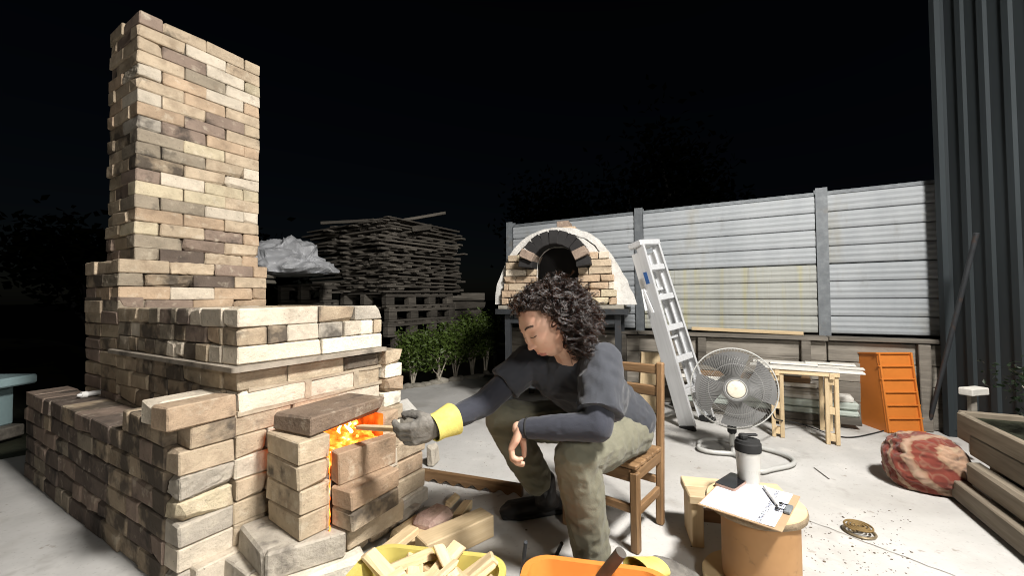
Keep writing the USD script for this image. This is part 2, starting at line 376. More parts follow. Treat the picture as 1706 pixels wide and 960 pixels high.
for a in range(3):                                                   # loosely closed top
    for b in range(5): kbrick(kiln, BU0 + .12 + a * .165, BU0 + .12 + (a + 1) * .165, .118 + b * .22, .118 + (b + 1) * .22, zt - CP, zt - .004, pick('btc'))
# buttress column at the far right end
for i in range(10):
    z = i * CP; o = (0, .035, -.01, .03)[i % 4]
    kbrick(kiln, BU1 + .006, BU1 + .125, -.035 - o * .3, .195, z, z + CP, BT['wbwo'[i % 4]], rot=-2)

# ------------------------------------------------------------------ low wing wall running to the left
wing = thing('low_brick_wall', 'low brick wing wall running left from the kiln, toned darker leftwards for shade', 'wall', K(.06, 1.0, 0))
WP = .0845
for i in range(7):
    z = i * WP; end = 2.04 if i < 6 else .52
    w, k = (0, 0)
    off = [0, .057][i % 2]
    if off and i < 6:
        kbrick(wing, 0, .182, 0, .114, z, z + WP, BT['cctyat'[i]], rough=i in (3,)); w = .114
    while w < end - .04:
        l = RND.choice([.23, .23, .114, .2]) if k else .114
        n = min(w + l, end)
        tone = BT['acayaas'[i]] if w == 0 else BT[RND.choice('ssdgsk') if w < .6 else RND.choice('dgkkskd')]  # sooty and dark picks, darker leftwards to stand in for shade
        if not (i == 6 and .23 < w < .30):
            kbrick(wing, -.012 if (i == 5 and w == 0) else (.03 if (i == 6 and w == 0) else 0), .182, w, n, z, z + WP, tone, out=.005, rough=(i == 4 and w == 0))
        w = n; k += 1
# two paler bricks laid across the near end
kbrick(wing, -.045, .185, -.012, .105, 7 * WP, 8 * WP + .002, BT['o'], rot=4); kbrick(wing, -.035, .195, .108, .225, 7 * WP, 8 * WP, BT['c'], rot=3)
part(wing, 'core', xf(box(.05, 1.9, .49), frame(K(.16, 1.02, .25), E1)), 'kiln_core')
# ------------------------------------------------------------------ fire mouth built in front of the kiln
def rdir(vp):
    d = V((vp - 853) / FPX, 1, 0); return d / np.linalg.norm(d)
def hb(th, px, py, ztop, vp, lr, ll, h, m, c=.005, jit=.003, chip=.12, name='brick', solo_=None):
    """brick whose near upright edge tops out at that picture point and that height"""
    o = G(px, py, ztop); r = rdir(vp); l = V(-r[1], r[0], 0)
    M = frame(o + r * lr / 2 + l * ll / 2 - V(0, 0, h / 2), r)
    mesh = cbox(lr - .002, ll - .002, h - .002, c, jit, RND, chip)
    if solo_: return solo(name, mesh, m, *solo_[:2], M=M, group=solo_[2] if len(solo_) > 2 else None)
    return part(th, name, mesh, m, M)
brick_mat('brick_lid', (.21, .155, .115), .60, .5)
brick_mat('brick_hot', (.34, .24, .16), .58, .5)
q = .0887
for i, t in enumerate('bbbb'):
    o = G(499, 738, .529); o[2] = .529 - i * q
    r, l = rdir(1330 + (0, 25, -10, 15)[i]), None; l = V(-r[1], r[0], 0)
    o = o + r * (0, -.004, .003, .002)[i]
    part(kiln, 'brick', cbox(.118, .25, q - .003, .005, .003, RND, .08), BT[t], frame(o + r * .059 + l * .125 - V(0, 0, q / 2), r))
for i in range(5):                                                   # pillar right of the mouth
    o = G(634, 690, .529); o[2] = .529 - i * q; r = rdir(1250); l = V(-r[1], r[0], 0)
    part(kiln, 'brick', cbox(.105 + .01 * (i % 2), .33, q - .003, .006, .003, RND, .15), BT['otcbt'[i]], frame(o + r * .055 + l * .165 - V(0, 0, q / 2), r))
hb(kiln, 517, 699, .600, 1190, .385, .225, .071, 'brick_lid', c=.008)
hb(kiln, 564, 757, .455, 1353, .268, .060, .123, 'brick_hot', c=.005)
hb(kiln, 585.6, 821, .332, 1230, .245, .118, .077, 'brick_hot', c=.006)
hb(kiln, 587, 856, .254, 1215, .245, .118, .077, 'brick_sooty', c=.006)
hb(kiln, 580, 879, .176, 1353, .27, .12, .09, 'brick_buff', c=.007)
hb(kiln, 436, 922, .174, 1450, .12, .26, .094, 'brick_ash', c=.006)
hb(kiln, 442, 927, .171, 1990, .26, .15, .094, 'brick_ash', c=.007)
for i in range(3):                                                   # plinth on the floor
    for j in range(3):
        kbrick(kiln, .13 + .19 * i, .13 + .19 * (i + 1), -.30 + .1 * j, -.20 + .1 * j, 0, .083, pick('bac'))
kbrick(kiln, .17, .45, -.42, -.31, 0, .078, BT['w'], rot=-22)
for i in range(3): kbrick(kiln, .66 - .1 * i, .76 - .1 * i, -.33, -.05, .0, .09, BT['b'])
hb(kiln, 326, 952, .095, 1230, .21, .118, .095, 'brick_cream')
# hearth floor and inner cheeks
part(kiln, 'hearth', xf(cbox(.3, .30, .36, .004), frame(K(.47, -.16, .18), E1)), 'brick_dark', M=np.eye(4))
def glow(name, stops, scale, strength):
    MATS[name] = usdkit.material(stage, '/World/Looks/' + name, {'g': ('geometry', {}), 'n': ('noise_texture', {'scale': scale, 'detail': 4}), 'r': ('rgb_ramp', {'ramp': stops}), 'e': ('emission', {'strength': strength})},
        [('g.position', 'n.vector'), ('n.fac', 'r.fac'), ('r.color', 'e.color')], surface='e.emission')
glow('ember', [(.3, (.35, .03, .003)), (.5, (1, .14, .012)), (.62, (1, .34, .05)), (.70, (1, .74, .34))], 26, 4.0)
glow('flame', [(.3, (.9, .10, .008)), (.5, (1, .26, .03)), (.66, (1, .55, .12))], 22, 3.4); glow('flame_core', [(.3, (1, .42, .06)), (.6, (1, .78, .36))], 20, 13.0)
glow('hot_brick', [(.3, (.25, .02, .002)), (.5, (.9, .10, .008)), (.7, (1, .24, .03))], 14, 1.5)
rg = random.Random(3)
em = []
for k in range(150):
    s = rg.uniform(.012, .028); b = trimesh.creation.icosphere(1, s); b.vertices *= V(1.5, 1, .7); b.vertices += (meshkit.noise(b.vertices * 80 + k)[:, None] - .5) * .014
    w_ = rg.uniform(-.31, -.06); b.apply_translation(K(rg.uniform(.36, .62), w_, .385 + .10 * (w_ + .36) / .3 + rg.uniform(0, .02))); em.append(b)
ep = part(kiln, 'embers', em, 'ember', M=np.eye(4)); ep.SetCustomDataByKey('kind', 'stuff')
part(kiln, 'hot_back', xf(cbox(.30, .02, .2), frame(K(.49, -.03, .45), E1)), 'hot_brick', M=np.eye(4))
part(kiln, 'hot_cheek', xf(cbox(.012, .26, .17), frame(K(.628, -.19, .45), E1)), 'hot_brick', M=np.eye(4))
sl = [D(549.5 + rg.uniform(-1.0, 1.0), y, 1.555) for y in np.linspace(748, 886, 26)]
part(kiln, 'glowing_slit', tube(sl, [rg.uniform(.0007, .0030) for _ in sl], 6), 'ember', M=np.eye(4))
def flame(base, h, w, lean, seed):
    n = 9; rr = random.Random(seed); ph = rr.uniform(0, 6)
    pts = [base + V(0, 0, h * t) + lean * t * t + V(math.sin(5 * t + ph), math.cos(4 * t + ph), 0) * .012 * t for t in np.linspace(0, 1, n)]
    rad = [w * (0.55 + 1.1 * t) * (1 - t) ** .8 + .0006 for t in np.linspace(0, 1, n)]
    return tube(pts, rad, 7)
fire = thing('fire', 'orange flames glowing inside the mouth of the brick kiln', 'fire', K(.47, -.2, .37))
for k in range(9):
    u, w = rg.uniform(.39, .60), rg.uniform(-.26, -.10)
    part(fire, 'flame', flame(K(u, w, .40), rg.uniform(.05, .10), rg.uniform(.012, .022), E1 * rg.uniform(-.04, .04) - E2 * rg.uniform(.0, .02), k), 'flame', M=np.eye(4), smooth=True)
for k, (u, w) in enumerate(((.39, -.29), (.50, -.20), (.54, -.22), (.57, -.18))):
    part(fire, 'flame', flame(K(u, w, .40 + .03 * (k > 0)), .045 + .03 * (k > 0), .011, E1 * rg.uniform(-.03, .03), 50 + k), 'flame_core', M=np.eye(4), smooth=True)
# ================================================================== sheet metal barrier along the back right
mat('barrier_sheet', [(.2, (.215, .232, .245)), (.5, (.275, .292, .305)), (.8, (.325, .342, .355))], scale=2.2, stretch=(1.2, 1, .35), bump=.05, rough=.6, metallic=.0, vary=.06, spec=.2,
    spots=[((.22, .20, .14), 3.0, .56, .76, .6), ((.20, .20, .19), 9, .6, .78, .5)])
mat('barrier_sheet_stained', [(.2, (.235, .242, .225)), (.5, (.30, .307, .285)), (.8, (.345, .352, .325))], scale=2.6, stretch=(2.4, 1, .12), bump=.05, rough=.6, metallic=.0, vary=.05, spec=.2,
    spots=[((.34, .31, .14), 4.5, .52, .70, .65), ((.20, .18, .12), 12, .60, .74, .55)])
mat('galvanised', [(.2, (.09, .10, .108)), (.5, (.13, .142, .152)), (.8, (.19, .205, .215))], scale=22, bump=.1, rough=.6, metallic=.0, spots=[((.15, .13, .10), 5, .6, .75, .5)])
mat('dark_steel', ramp3((.035, .038, .042)), scale=12, bump=.15, rough=.55, metallic=.3, spots=[((.10, .05, .025), 9, .58, .7, .6)])
FB = G(1378, 695); FD = V(-1.842, 1, 0); FDN = FD / np.linalg.norm(FD); FN = V(FDN[1], -FDN[0], 0) * -1
if FN[1] > 0: FN = -FN
FS = .737 * np.linalg.norm(FD)
fence = thing('metal_barrier_fence', 'pale ribbed metal barrier with grey posts behind the yard', 'fence', FB)
def FP(s, out=0.0, z=0.0): return FB + FDN * s + FN * out + V(0, 0, z)
Fm = lambda s, out, z: frame(FP(s, out, z), -FDN, V(0, 0, 1), None) if False else np.array(frame(FP(s, out, z), -FDN))
for k in range(-2, 3):
    # I-section post
    pr = [box(.085, .006, 1.98, (0, -.04, .99)), box(.085, .006, 1.98, (0, .04, .99)), box(.006, .074, 1.98, (0, 0, .99))]
    part(fence, 'post', pr, 'galvanised', Fm(FS * k, -.02, 0.0))
def rib_sheet(L, H, n=4, d=.022):
    """ribbed sheet: face bulges gently between narrow dark grooves"""
    prof = []
    p = H / n
    for i in range(n):
        z0 = i * p
        for t, y in ((.0, d), (.012, d), (.030, .004), (.06, -.001), (.2, -.005), (.35, -.002), (.5, -.008), (.65, -.002), (.8, -.005), (.955, -.001), (.985, .004)): prof.append((y, z0 + min(t / .17 * .17, 1) * p))
    prof.append((d, H)); prof = np.array(prof); m = len(prof)
    v = np.vstack([np.c_[np.full(m, -L / 2), prof], np.c_[np.full(m, L / 2), prof], np.c_[np.full(m, -L / 2), prof[:, 0] + .03, prof[:, 1]], np.c_[np.full(m, L / 2), prof[:, 0] + .03, prof[:, 1]]])
    F = []
    for i in range(m - 1):
        F += [(i, m + i, m + i + 1), (i, m + i + 1, i + 1), (2 * m + i, 3 * m + i + 1, 3 * m + i), (2 * m + i, 2 * m + i + 1, 3 * m + i + 1)]
    F += [(m - 1, 2 * m - 1, 4 * m - 1), (m - 1, 4 * m - 1, 3 * m - 1)]
    return trimesh.Trimesh(v, F, process=False)
for k in range(-2, 2):
    L = FS - .09
    for j in range(2):
        sh = rib_sheet(L, .598)
        part(fence, 'panel', sh, 'barrier_sheet_stained' if (j == 0 and k == 0) else 'barrier_sheet', Fm(FS * (k + .5), 0, .715 + j * .604))
    part(fence, 'rail', box(L, .04, .03), 'galvanised', Fm(FS * (k + .5), -.025, 1.935))
# wooden retaining boards below
mat('grey_wood', [(.2, (.10, .09, .075)), (.5, (.20, .18, .15)), (.8, (.30, .275, .235))], scale=5, stretch=(.6, 6, 6), bump=.5, bscale=22, vary=.3, spots=[((.05, .042, .035), 4, .58, .72, .6)])
mat('old_wood', [(.2, (.07, .062, .052)), (.5, (.135, .12, .10)), (.8, (.22, .198, .165))], scale=5, stretch=(.6, 6, 6), bump=.5, bscale=22, vary=.4, spots=[((.03, .026, .02), 4, .58, .72, .6)])
mat('pale_wood', [(.2, (.44, .33, .19)), (.5, (.56, .43, .26)), (.8, (.66, .53, .34))], scale=5, stretch=(.8, 9, 9), bump=.25, bscale=30, vary=.2, rough=.7, spots=[((.32, .20, .09), 6, .62, .74, .5)])
mat('brown_wood', [(.2, (.10, .055, .025)), (.5, (.19, .11, .052)), (.8, (.30, .19, .10))], scale=5, stretch=(.7, 9, 9), bump=.3, bscale=30, vary=.15, rough=.55, spots=[((.05, .028, .015), 6, .58, .74, .6)])
bw = thing('board_retaining_wall', 'low weathered board wall with stub posts under the metal barrier', 'wall', FP(0, .1))
for k in range(-2, 2):
    for j in range(4):
        ln = FS - .01
        part(bw, 'board', cbox(ln, .03, .158, .004, .004, RND, .1), 'grey_wood', Fm(FS * (k + .5) + RND.uniform(-.01, .01), .09 + RND.uniform(-.004, .004), .085 + j * .163))
    for s in (.1, .62):
        part(bw, 'post', cbox(.07, .05, .66, .004, .003, RND), 'old_wood', Fm(FS * (k + s), .135, .33))
    part(bw, 'cap_board', cbox(FS - .006, .16, .03, .004, .004, RND), 'old_wood', Fm(FS * (k + .5), .08, .682))
cabl = bar(FP(.16, .06, .715), FP(1.05, .06, .735), .05, .03)
solo('perforated_batten', cabl[0], 'pale_wood', 'long pale batten with bolt holes lying on the board wall ledge', 'batten', M=cabl[1])

# ================================================================== dark corrugated building on the right
mat('dark_cladding', [(.2, (.015, .0195, .022)), (.5, (.020, .026, .029)), (.8, (.026, .033, .037))], scale=2.5, stretch=(1, 1, .3), bump=.08, rough=.75, vary=.0, spots=[((.018, .022, .025), 3, .5, .7, .5)])
BC = D(1578, 600, 3.05); BC[2] = 0; BD = rdir(1000)                   # BD: away; building runs back toward the viewer
bld = thing('corrugated_building', 'dark corrugated metal building wall at the right edge', 'building', BC)
prof = [];  s = 0.0
while s < 3.6:
    prof += [(s, 0), (s + .045, 0), (s + .06, .013), (s + .155, .013), (s + .17, 0)]; s += .17
prof = np.array(prof); nrm = V(-BD[1], BD[0], 0)
if nrm[0] > 0: nrm = -nrm
pp = BC[None] - BD[None] * prof[:, :1] + nrm[None] * (-prof[:, 1:])
def wall_strip(pp, z0, z1):
    n = len(pp); v = np.vstack([np.c_[pp[:, :2], np.full(n, z0)], np.c_[pp[:, :2], np.full(n, z1)]])
    F = []
    for i in range(n - 1): F += [(i, i + 1, n + i + 1), (i, n + i + 1, n + i)]
    return trimesh.Trimesh(v, F, process=False)
part(bld, 'cladding', wall_strip(pp, 0.05, 5.4), 'dark_cladding', M=np.eye(4))
far = [BC + nrm * -.0, BC - nrm * .0 - nrm * 3.0]
pf = []
perp = -nrm; s = 0.0
while s < 2.6: pf += [(s, 0), (s + .045, 0), (s + .06, .04), (s + .155, .04), (s + .17, 0)]; s += .17
pf = np.array(pf); pe = BC[None] + perp[None] * pf[:, :1] - BD[None] * pf[:, 1:]
part(bld, 'cladding', wall_strip(pe, .05, 5.4), 'dark_cladding', M=np.eye(4))
part(bld, 'corner_trim', xf(box(.05, .05, 5.4, (0, 0, 2.7)), frame(BC - BD * .02 + nrm * .01, BD)), 'dark_cladding')
dp = trimesh.creation.cylinder(.03, 5.2, sections=16); dp.apply_translation((0, 0, 2.65))
0 and part(bld, 'downpipe', xf(dp, T(BC - BD * .52 + nrm * .06)), 'dark_cladding', smooth=40)
rf = trimesh.creation.extrude_polygon(Polygon([tuple((BC + nrm * .12 + BD * .1)[:2]), tuple((BC + nrm * .12 - BD * 3.7)[:2]), tuple((BC + perp * 3 - BD * 3.7)[:2]), tuple((BC + perp * 3 + BD * .1)[:2])]), .08, engine='earcut')
rf.apply_translation((0, 0, 5.4)); part(bld, 'roof', rf, 'dark_cladding')
# the floodlight that lights the yard hangs from a bracket on that wall
mat('lamp_body', ramp3((.05, .05, .05)), rough=.5)
emit('lamp_glass', (1, .955, .89), 30)
LM = look_matrix(LAMP_POS, LAMP_AIM)
fx = thing('floodlight', 'black floodlight on a bracket high on the building wall', 'floodlight', LAMP_POS)
part(fx, 'housing', [box(.70, .02, .10, (0, .25, .06)), box(.70, .02, .10, (0, -.25, .06)), box(.02, .5, .10, (.34, 0, .06)), box(.02, .5, .10, (-.34, 0, .06)), box(.70, .5, .02, (0, 0, .11))], 'lamp_body', LM)
part(fx, 'lens', box(.655, .475, .004, (0, 0, .03)), 'lamp_glass', LM)
hit = BC - BD * (BC - LAMP_POS)[1] / BD[1]; hit[2] = 4.1
part(fx, 'bracket', tube([LAMP_POS + LM[:3, 2] * .11, LAMP_POS + LM[:3, 2] * .2 + V(0, 0, .1), hit], .018, 8), 'lamp_body', smooth=40)

LM2 = look_matrix(LAMP2_POS, LAMP2_AIM)  # tripod body made up for the added fill light
f2 = thing('work_light', 'added fill light on a tripod, unseen behind the viewer', 'work light', V(LAMP2_POS[0], LAMP2_POS[1], 0))
part(f2, 'housing', [box(.58, .02, .08, (0, .23, .06)), box(.58, .02, .08, (0, -.23, .06)), box(.02, .46, .08, (.28, 0, .06)), box(.02, .46, .08, (-.28, 0, .06)), box(.58, .46, .02, (0, 0, .10))], 'lamp_body', LM2)
part(f2, 'lens', box(.54, .44, .004, (0, 0, .03)), 'lamp_glass', LM2)
hub2 = LAMP2_POS + LM2[:3, 2] * .12
part(f2, 'pole', tube([hub2, V(hub2[0], hub2[1], .5)], .016, 8), 'lamp_body', smooth=40)
for a in (0, 2.1, 4.2): part(f2, 'leg', tube([V(hub2[0], hub2[1], .6), V(hub2[0] + .45 * math.cos(a), hub2[1] + .45 * math.sin(a), 0)], .012, 8), 'lamp_body', smooth=40)

# ================================================================== planters
mat('planter_wood', [(.2, (.13, .105, .075)), (.5, (.21, .175, .13)), (.8, (.29, .25, .19))], scale=4, stretch=(.7, 8, 8), bump=.35, bscale=28, vary=.2, spots=[((.06, .05, .035), 3, .58, .75, .6)])
PD = rdir(1190); PN = V(-PD[1], PD[0], 0)                             # PN: to the left of the run
PA = G(1596, 836)
def PP(s, o, z): return PA - PD * s - PN * o + V(0, 0, z)              # s toward the viewer, o into the bed
steps = thing('timber_terrace', 'stepped grey timber edging running along the right side', 'edging', PP(.6, .1, 0))
for (o, z0, z1, s0) in ((.01, .012, .108, -.02), (.05, .113, .216, .03), (.10, .221, .325, -.06)):
    for a, b in ((s0, s0 + 1.15), (s0 + 1.155, 2.9)):
        part(steps, 'timber', cbox(b - a, .055, z1 - z0, .006, .003, RND, .05), 'planter_wood', frame(PP((a + b) / 2, o, (z0 + z1) / 2), -PD))
part(steps, 'timber', cbox(.055, .2, .26, .006, .003, RND, .05), 'planter_wood', frame(PP(-.03, .24, .13), PD))
part(steps, 'backfill', xf(box(2.9, .3, .26), frame(PP(1.45, .32, .14), PD)), 'soil')
plb = thing('planter_box', 'upper wooden planter box holding a dark leafy shrub', 'planter', PP(.2, .3, .43))
c0 = G(1601, 690, .40)
def QQ(s, o, z): return c0 - PD * s - PN * o + V(0, 0, z - c0[2])
for j, (z0, z1) in enumerate(((.27, .41),)):
    part(plb, 'plank', cbox(1.3, .035, z1 - z0, .005, .003, RND), 'planter_wood', frame(QQ(.65, .0, (z0 + z1) / 2), PD))
    part(plb, 'plank', cbox(.5, .035, z1 - z0, .005, .003, RND), 'planter_wood', frame(QQ(-.02, .25, (z0 + z1) / 2), PN))
    part(plb, 'plank', cbox(1.3, .035, z1 - z0, .005, .003, RND), 'planter_wood', frame(QQ(.65, .5, (z0 + z1) / 2), PD))
part(plb, 'earth', xf(box(1.26, .44, .1), frame(QQ(.65, .25, .34), PD)), 'soil')

# ================================================================== leaves
def leafmat(name, c, spec=.35):
    MATS[name] = usdkit.material(stage, '/World/Looks/' + name, {
        'oi': ('geometry', {}), 'r': ('rgb_ramp', {'ramp': [(0, V(*c) * .55), (.5, V(*c)), (1, V(*c) * 1.5)]}),
        'p': ('principled_bsdf', {'roughness': .45, 'specular_ior_level': spec}), 't': ('translucent_bsdf', {}), 'm': ('mix_closure', {'fac': .25})},
        [('oi.random_per_island', 'r.fac'), ('r.color', 'p.base_color'), ('r.color', 't.color'), ('p.BSDF', 'm.closure1'), ('t.BSDF', 'm.closure2')], surface='m.closure')
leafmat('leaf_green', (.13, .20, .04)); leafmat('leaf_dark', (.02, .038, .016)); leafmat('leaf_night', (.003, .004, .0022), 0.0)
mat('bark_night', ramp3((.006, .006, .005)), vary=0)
mat('bark', [(.2, (.24, .21, .17)), (.5, (.40, .36, .29)), (.8, (.5, .46, .38))], scale=20, bump=.5)
def leaves(centers, size, rng, up=.5, n_each=1, flat=.35):
    """small folded six-vertex leaves"""
    vs, fs = [], []
    for c in centers:
        d = rng.normal(size=3); d[2] = abs(d[2]) * up + .1; d /= np.linalg.norm(d)
        s = np.cross(d, rng.normal(size=3)); s /= np.linalg.norm(s); nn = np.cross(d, s)
        L = size * rng.uniform(.7, 1.3); W = L * .27
        b = len(vs)
        vs += [c, c + d * L * .45 + s * W + nn * W * flat, c + d * L, c + d * L * .45 - s * W + nn * W * flat, c + d * L * .5]
        fs += [(b, b + 1, b + 4), (b + 1, b + 2, b + 4), (b + 2, b + 3, b + 4), (b + 3, b, b + 4)]
    return trimesh.Trimesh(np.array(vs), np.array(fs), process=False)
def shrub(name, label, cat, base, h, r, seed, leaf='leaf_green', bare=.35, n=900, group=None, size=.045, stems=5, bark='bark'):
    rg = np.random.default_rng(seed)
    th = thing(name, label, cat, base, group)
    cs, tb = [], []
    for k in range(stems):
        a = rg.uniform(0, 6.28); e = rg.uniform(.25, .95) * r
        tip = V(math.cos(a) * e, math.sin(a) * e, h * rg.uniform(.6, .9)); mid = tip * V(.35, .35, .45) + rg.normal(size=3) * .02
        p = [V(0, 0, -.02) + V(math.cos(a), math.sin(a), 0) * .01, mid, tip]
        t = np.linspace(0, 1, 7)[:, None]; pts = (1 - t) ** 2 * p[0] + 2 * t * (1 - t) * p[1] + t * t * p[2]
        tb.append(tube(pts, np.linspace(.012, .004, 7) * h / .6, 5))
        for j in range(4):
            i = rg.integers(2, 6); tp = pts[i] + V(rg.normal() * .5, rg.normal() * .5, 1.0 + rg.uniform(0, .6)) * h * .22
            tb.append(tube([pts[i], (pts[i] + tp) / 2 + rg.normal(size=3) * .01, tp], [.006 * h / .6, .004 * h / .6, .002], 4)); cs.append(tp)
        cs.append(tip)
    part(th, 'stem', [xf(m, T(base)) for m in tb], bark, M=np.eye(4) if False else None)
    cs = np.array(cs); c = cs[rg.integers(0, len(cs), n)] + rg.normal(size=(n, 3)) * V(r * .27, r * .27, h * .12)
    c = c[c[:, 2] > h * bare]
    part(th, 'foliage', leaves(c + base, size, rg), leaf)
    return th
SH = [(684, 645, .60, .19, 'small shrub with thin pale stems beside the kiln buttress'), (726, 640, .66, .25, 'airy shrub with splayed pale stems, second from the kiln'),
      (757, 632, .68, .23, 'leafy green shrub in the middle of the low hedge row'), (786, 626, .74, .24, 'dense dark green shrub in the row, next to last before the steel table'), (808, 622, .80, .22, 'tallest shrub at the end of the row by the steel table')]
for i, (px, py, h, r, lb) in enumerate(SH):
    shrub('hedge_shrub', lb, 'shrub', G(px, py) + V(0, .08, 0), h * .92, r, 40 + i, n=2000, group='shrubs in a row in front of the pallets', size=.05, bare=.26, stems=6)
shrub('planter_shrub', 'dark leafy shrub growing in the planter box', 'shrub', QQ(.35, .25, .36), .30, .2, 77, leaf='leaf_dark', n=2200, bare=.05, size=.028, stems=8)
# stones along the concrete edge
mat('stone', ramp3((.26, .24, .20)), scale=9, bump=.5, vary=.35)
for k in range(11):
    p = G(668 + k * 14.5, 650 - k * 2.35) + V(RND.uniform(-.04, .04), .03, 0)
    b = trimesh.creation.icosphere(2, 1); b.vertices *= 1 + .35 * (meshkit.noise(b.vertices * 1.8 + k * 9)[:, None] - .5); b.vertices *= V(RND.uniform(.05, .1), .05, RND.uniform(.03, .055))
    solo('edging_stone', b, 'stone', 'small grey stone along the concrete edge under the shrubs', 'stone', M=T(p + V(0, 0, .01)), smooth=True, group='stones edging the shrub bed')
# ================================================================== domed brick oven on its steel stand
mat('plaster', ramp3((.52, .505, .475), .85, 1.1), scale=9, bump=.9, bscale=30, bdist=.012, vary=.0, spots=[((.30, .28, .25), 7, .6, .75, .6)])
mat('soot_black', ramp3((.016, .015, .015)), scale=10, bump=.4, vary=.15, rough=.75)
mat('steel_grey', ramp3((.22, .23, .23)), scale=10, bump=.1, rough=.5, metallic=.3)
OL = D(838, 509, 3.75); OX = V(.955, -.297, 0); OY = V(.297, .955, 0)
OZ = OL[2]
def OM(x, y, z): return frame(OL + OX * x + OY * y + V(0, 0, z), OX)
oven = thing('brick_oven', 'domed white plastered brick oven with a black arched mouth', 'oven', OL + OX * .5 + OY * .3)
OW, zc, R1, R0 = 1.03, .335, .312, .19
xc = .50
def half(z):                                                          # outline of the brick face
    return .515 - .05 * max(0, z) / .4 if z < .34 else .0
k = 0
for i in range(7):
    z0 = .002 + i * .0655; zm = z0 + .033
    dx = R1 - .02
    inner = R0 if zm < zc - .02 else math.sqrt(max(dx * dx - (max(zm - zc, 0)) ** 2, 0))
    for sgn in (-1, 1):
        a, b = inner - .002, .515 - .02 * (i // 2)
        cuts = [a] + [c for c in ((a + .19, ) if i % 2 else (a + .09, a + .26)) if c < b - .04] + [b]
        for p, q2 in zip(cuts[:-1], cuts[1:]):
            part(oven, 'brick', cbox(q2 - p - .006, .11, .059, .004, .002, RND, .05), BT[RND.choice('ttoyoc')], OM(xc + sgn * (p + q2) / 2, .055, zm))
NV = 11
for j in range(NV):                                                   # black voussoirs
    a = math.pi * (j + .5) / NV
    w = cbox(R1 - R0 - .002, .26 + (.07 if j in (1, 9) else .0) + RND.uniform(-.01, .012), math.pi * (R0 + R1) / 2 / NV + .004, .004, .002, RND, .1)
    M = OM(xc, -.0, zc) @ np.array(frame(V(math.cos(a) * (R0 + R1) / 2, 0, math.sin(a) * (R0 + R1) / 2), V(math.cos(a), 0, math.sin(a)), V(0, 1, 0)))
    part(oven, 'arch_brick', w, 'brick_brown' if j in (1, 9) else 'soot_black', M)
part(oven, 'chamber', box(.44, .02, .54), 'soot_black', OM(xc, .30, .27))
part(oven, 'hearth', box(1.1, .9, .03), 'stone', OM(.52, .4, -.016))
# plaster shell: an arched outline lofted back, bulging at the right
nA, nT = 40, 14; vs = []
for t in np.linspace(0, 1, nT):
    for a in np.linspace(0, math.pi, nA):
        c, s = math.cos(a), math.sin(a)
        rx, rz = .575, .70
        x = np.sign(c) * abs(c) ** .75 * rx; zz = s ** .85 * rz
        x -= .05 * np.sign(c) * s
        sc = math.sqrt(max(0, 1 - (t * .98) ** 2.6))
        flare = .10 * (1 - s) ** 3 * (1 if c > 0 else .35)
        vs.append((xc + (x + np.sign(c) * flare) * sc, .06 + .86 * t, zz * sc))
vs = np.array(vs); vs += (meshkit.fbm(vs * 14, 3)[:, None] - .5) * V(.03, .03, .03)
F = []
for i in range(nT - 1):
    for j in range(nA - 1):
        a = i * nA + j; F += [(a, a + 1, a + nA + 1), (a, a + nA + 1, a + nA)]
inner = vs[:nA].copy(); inner[:, 0] = xc + np.clip((inner[:, 0] - xc) * .90, -.475, .475); inner[:, 2] *= .92; inner[:, 1] = .05 + (meshkit.noise(inner * 30)) * .02
b0 = len(vs); vs = np.vstack([vs, inner])
for j in range(nA - 1): F += [(j, b0 + j, b0 + j + 1), (j, b0 + j + 1, j + 1)]
part(oven, 'shell', trimesh.Trimesh(vs, F, process=False), 'plaster', OM(0, 0, 0), smooth=40)
part(oven, 'spandrel', trimesh.creation.extrude_polygon(Polygon([(xc + .50 * math.cos(a), .66 * math.sin(a) ** .9) for a in np.linspace(.02, math.pi - .02, 30)]).difference(Polygon([(xc + R0 * math.cos(a), zc + R0 * math.sin(a)) for a in np.linspace(0, math.pi, 24)] + [(xc - R0, -.1), (xc + R0, -.1)])), .02, engine='earcut'), 'plaster', OM(0, .09, 0) @ np.array([[1, 0, 0, 0], [0, 0, -1, 0], [0, 1, 0, 0], [0, 0, 0, 1.]]))
for k, (x, zz, m) in enumerate(((.47, .70, 't'), (.58, .70, 'o'), (.52, .755, 'd'))):
    part(oven, 'flue_brick', cbox(.115, .2, .06, .004, .003, RND), BT[m], OM(x, .32, zz))
stand = thing('oven_stand', 'dark steel stand with legs carrying the brick oven', 'stand', OL + OX * .5 + OY * .35 + V(0, 0, -OZ))
part(stand, 'top', box(1.16, .95, .045), 'dark_steel', OM(.53, .40, -.056))
for x in (.05, 1.02):
    for y in (.0, .82): part(stand, 'leg', box(.05, .05, OZ - .08), 'dark_steel', OM(x, y, -.08 - (OZ - .08) / 2))
part(stand, 'shelf', box(1.0, .85, .03), 'dark_steel', OM(.53, .41, -.68))
for k in range(4): part(stand, 'rail', box(.95, .04, .04), 'dark_steel', OM(.53, (.0, .82)[k % 2], (-.14, -.72)[k // 2]))
for k, (x, y, l, m) in enumerate(((.2, .3, .5, 'grey_wood'), (.55, .2, .6, 'old_wood'), (.4, .5, .5, 'grey_wood'), (.6, .35, .45, 'old_wood'))):
    solo('firewood_log', cbox(l, .11, .1, .012, .01, RND, .2), m, 'split firewood log stored on the shelf under the oven', 'log', M=OM(x, y, -.61 + (.1 if k > 1 else 0)), group='firewood under the oven')
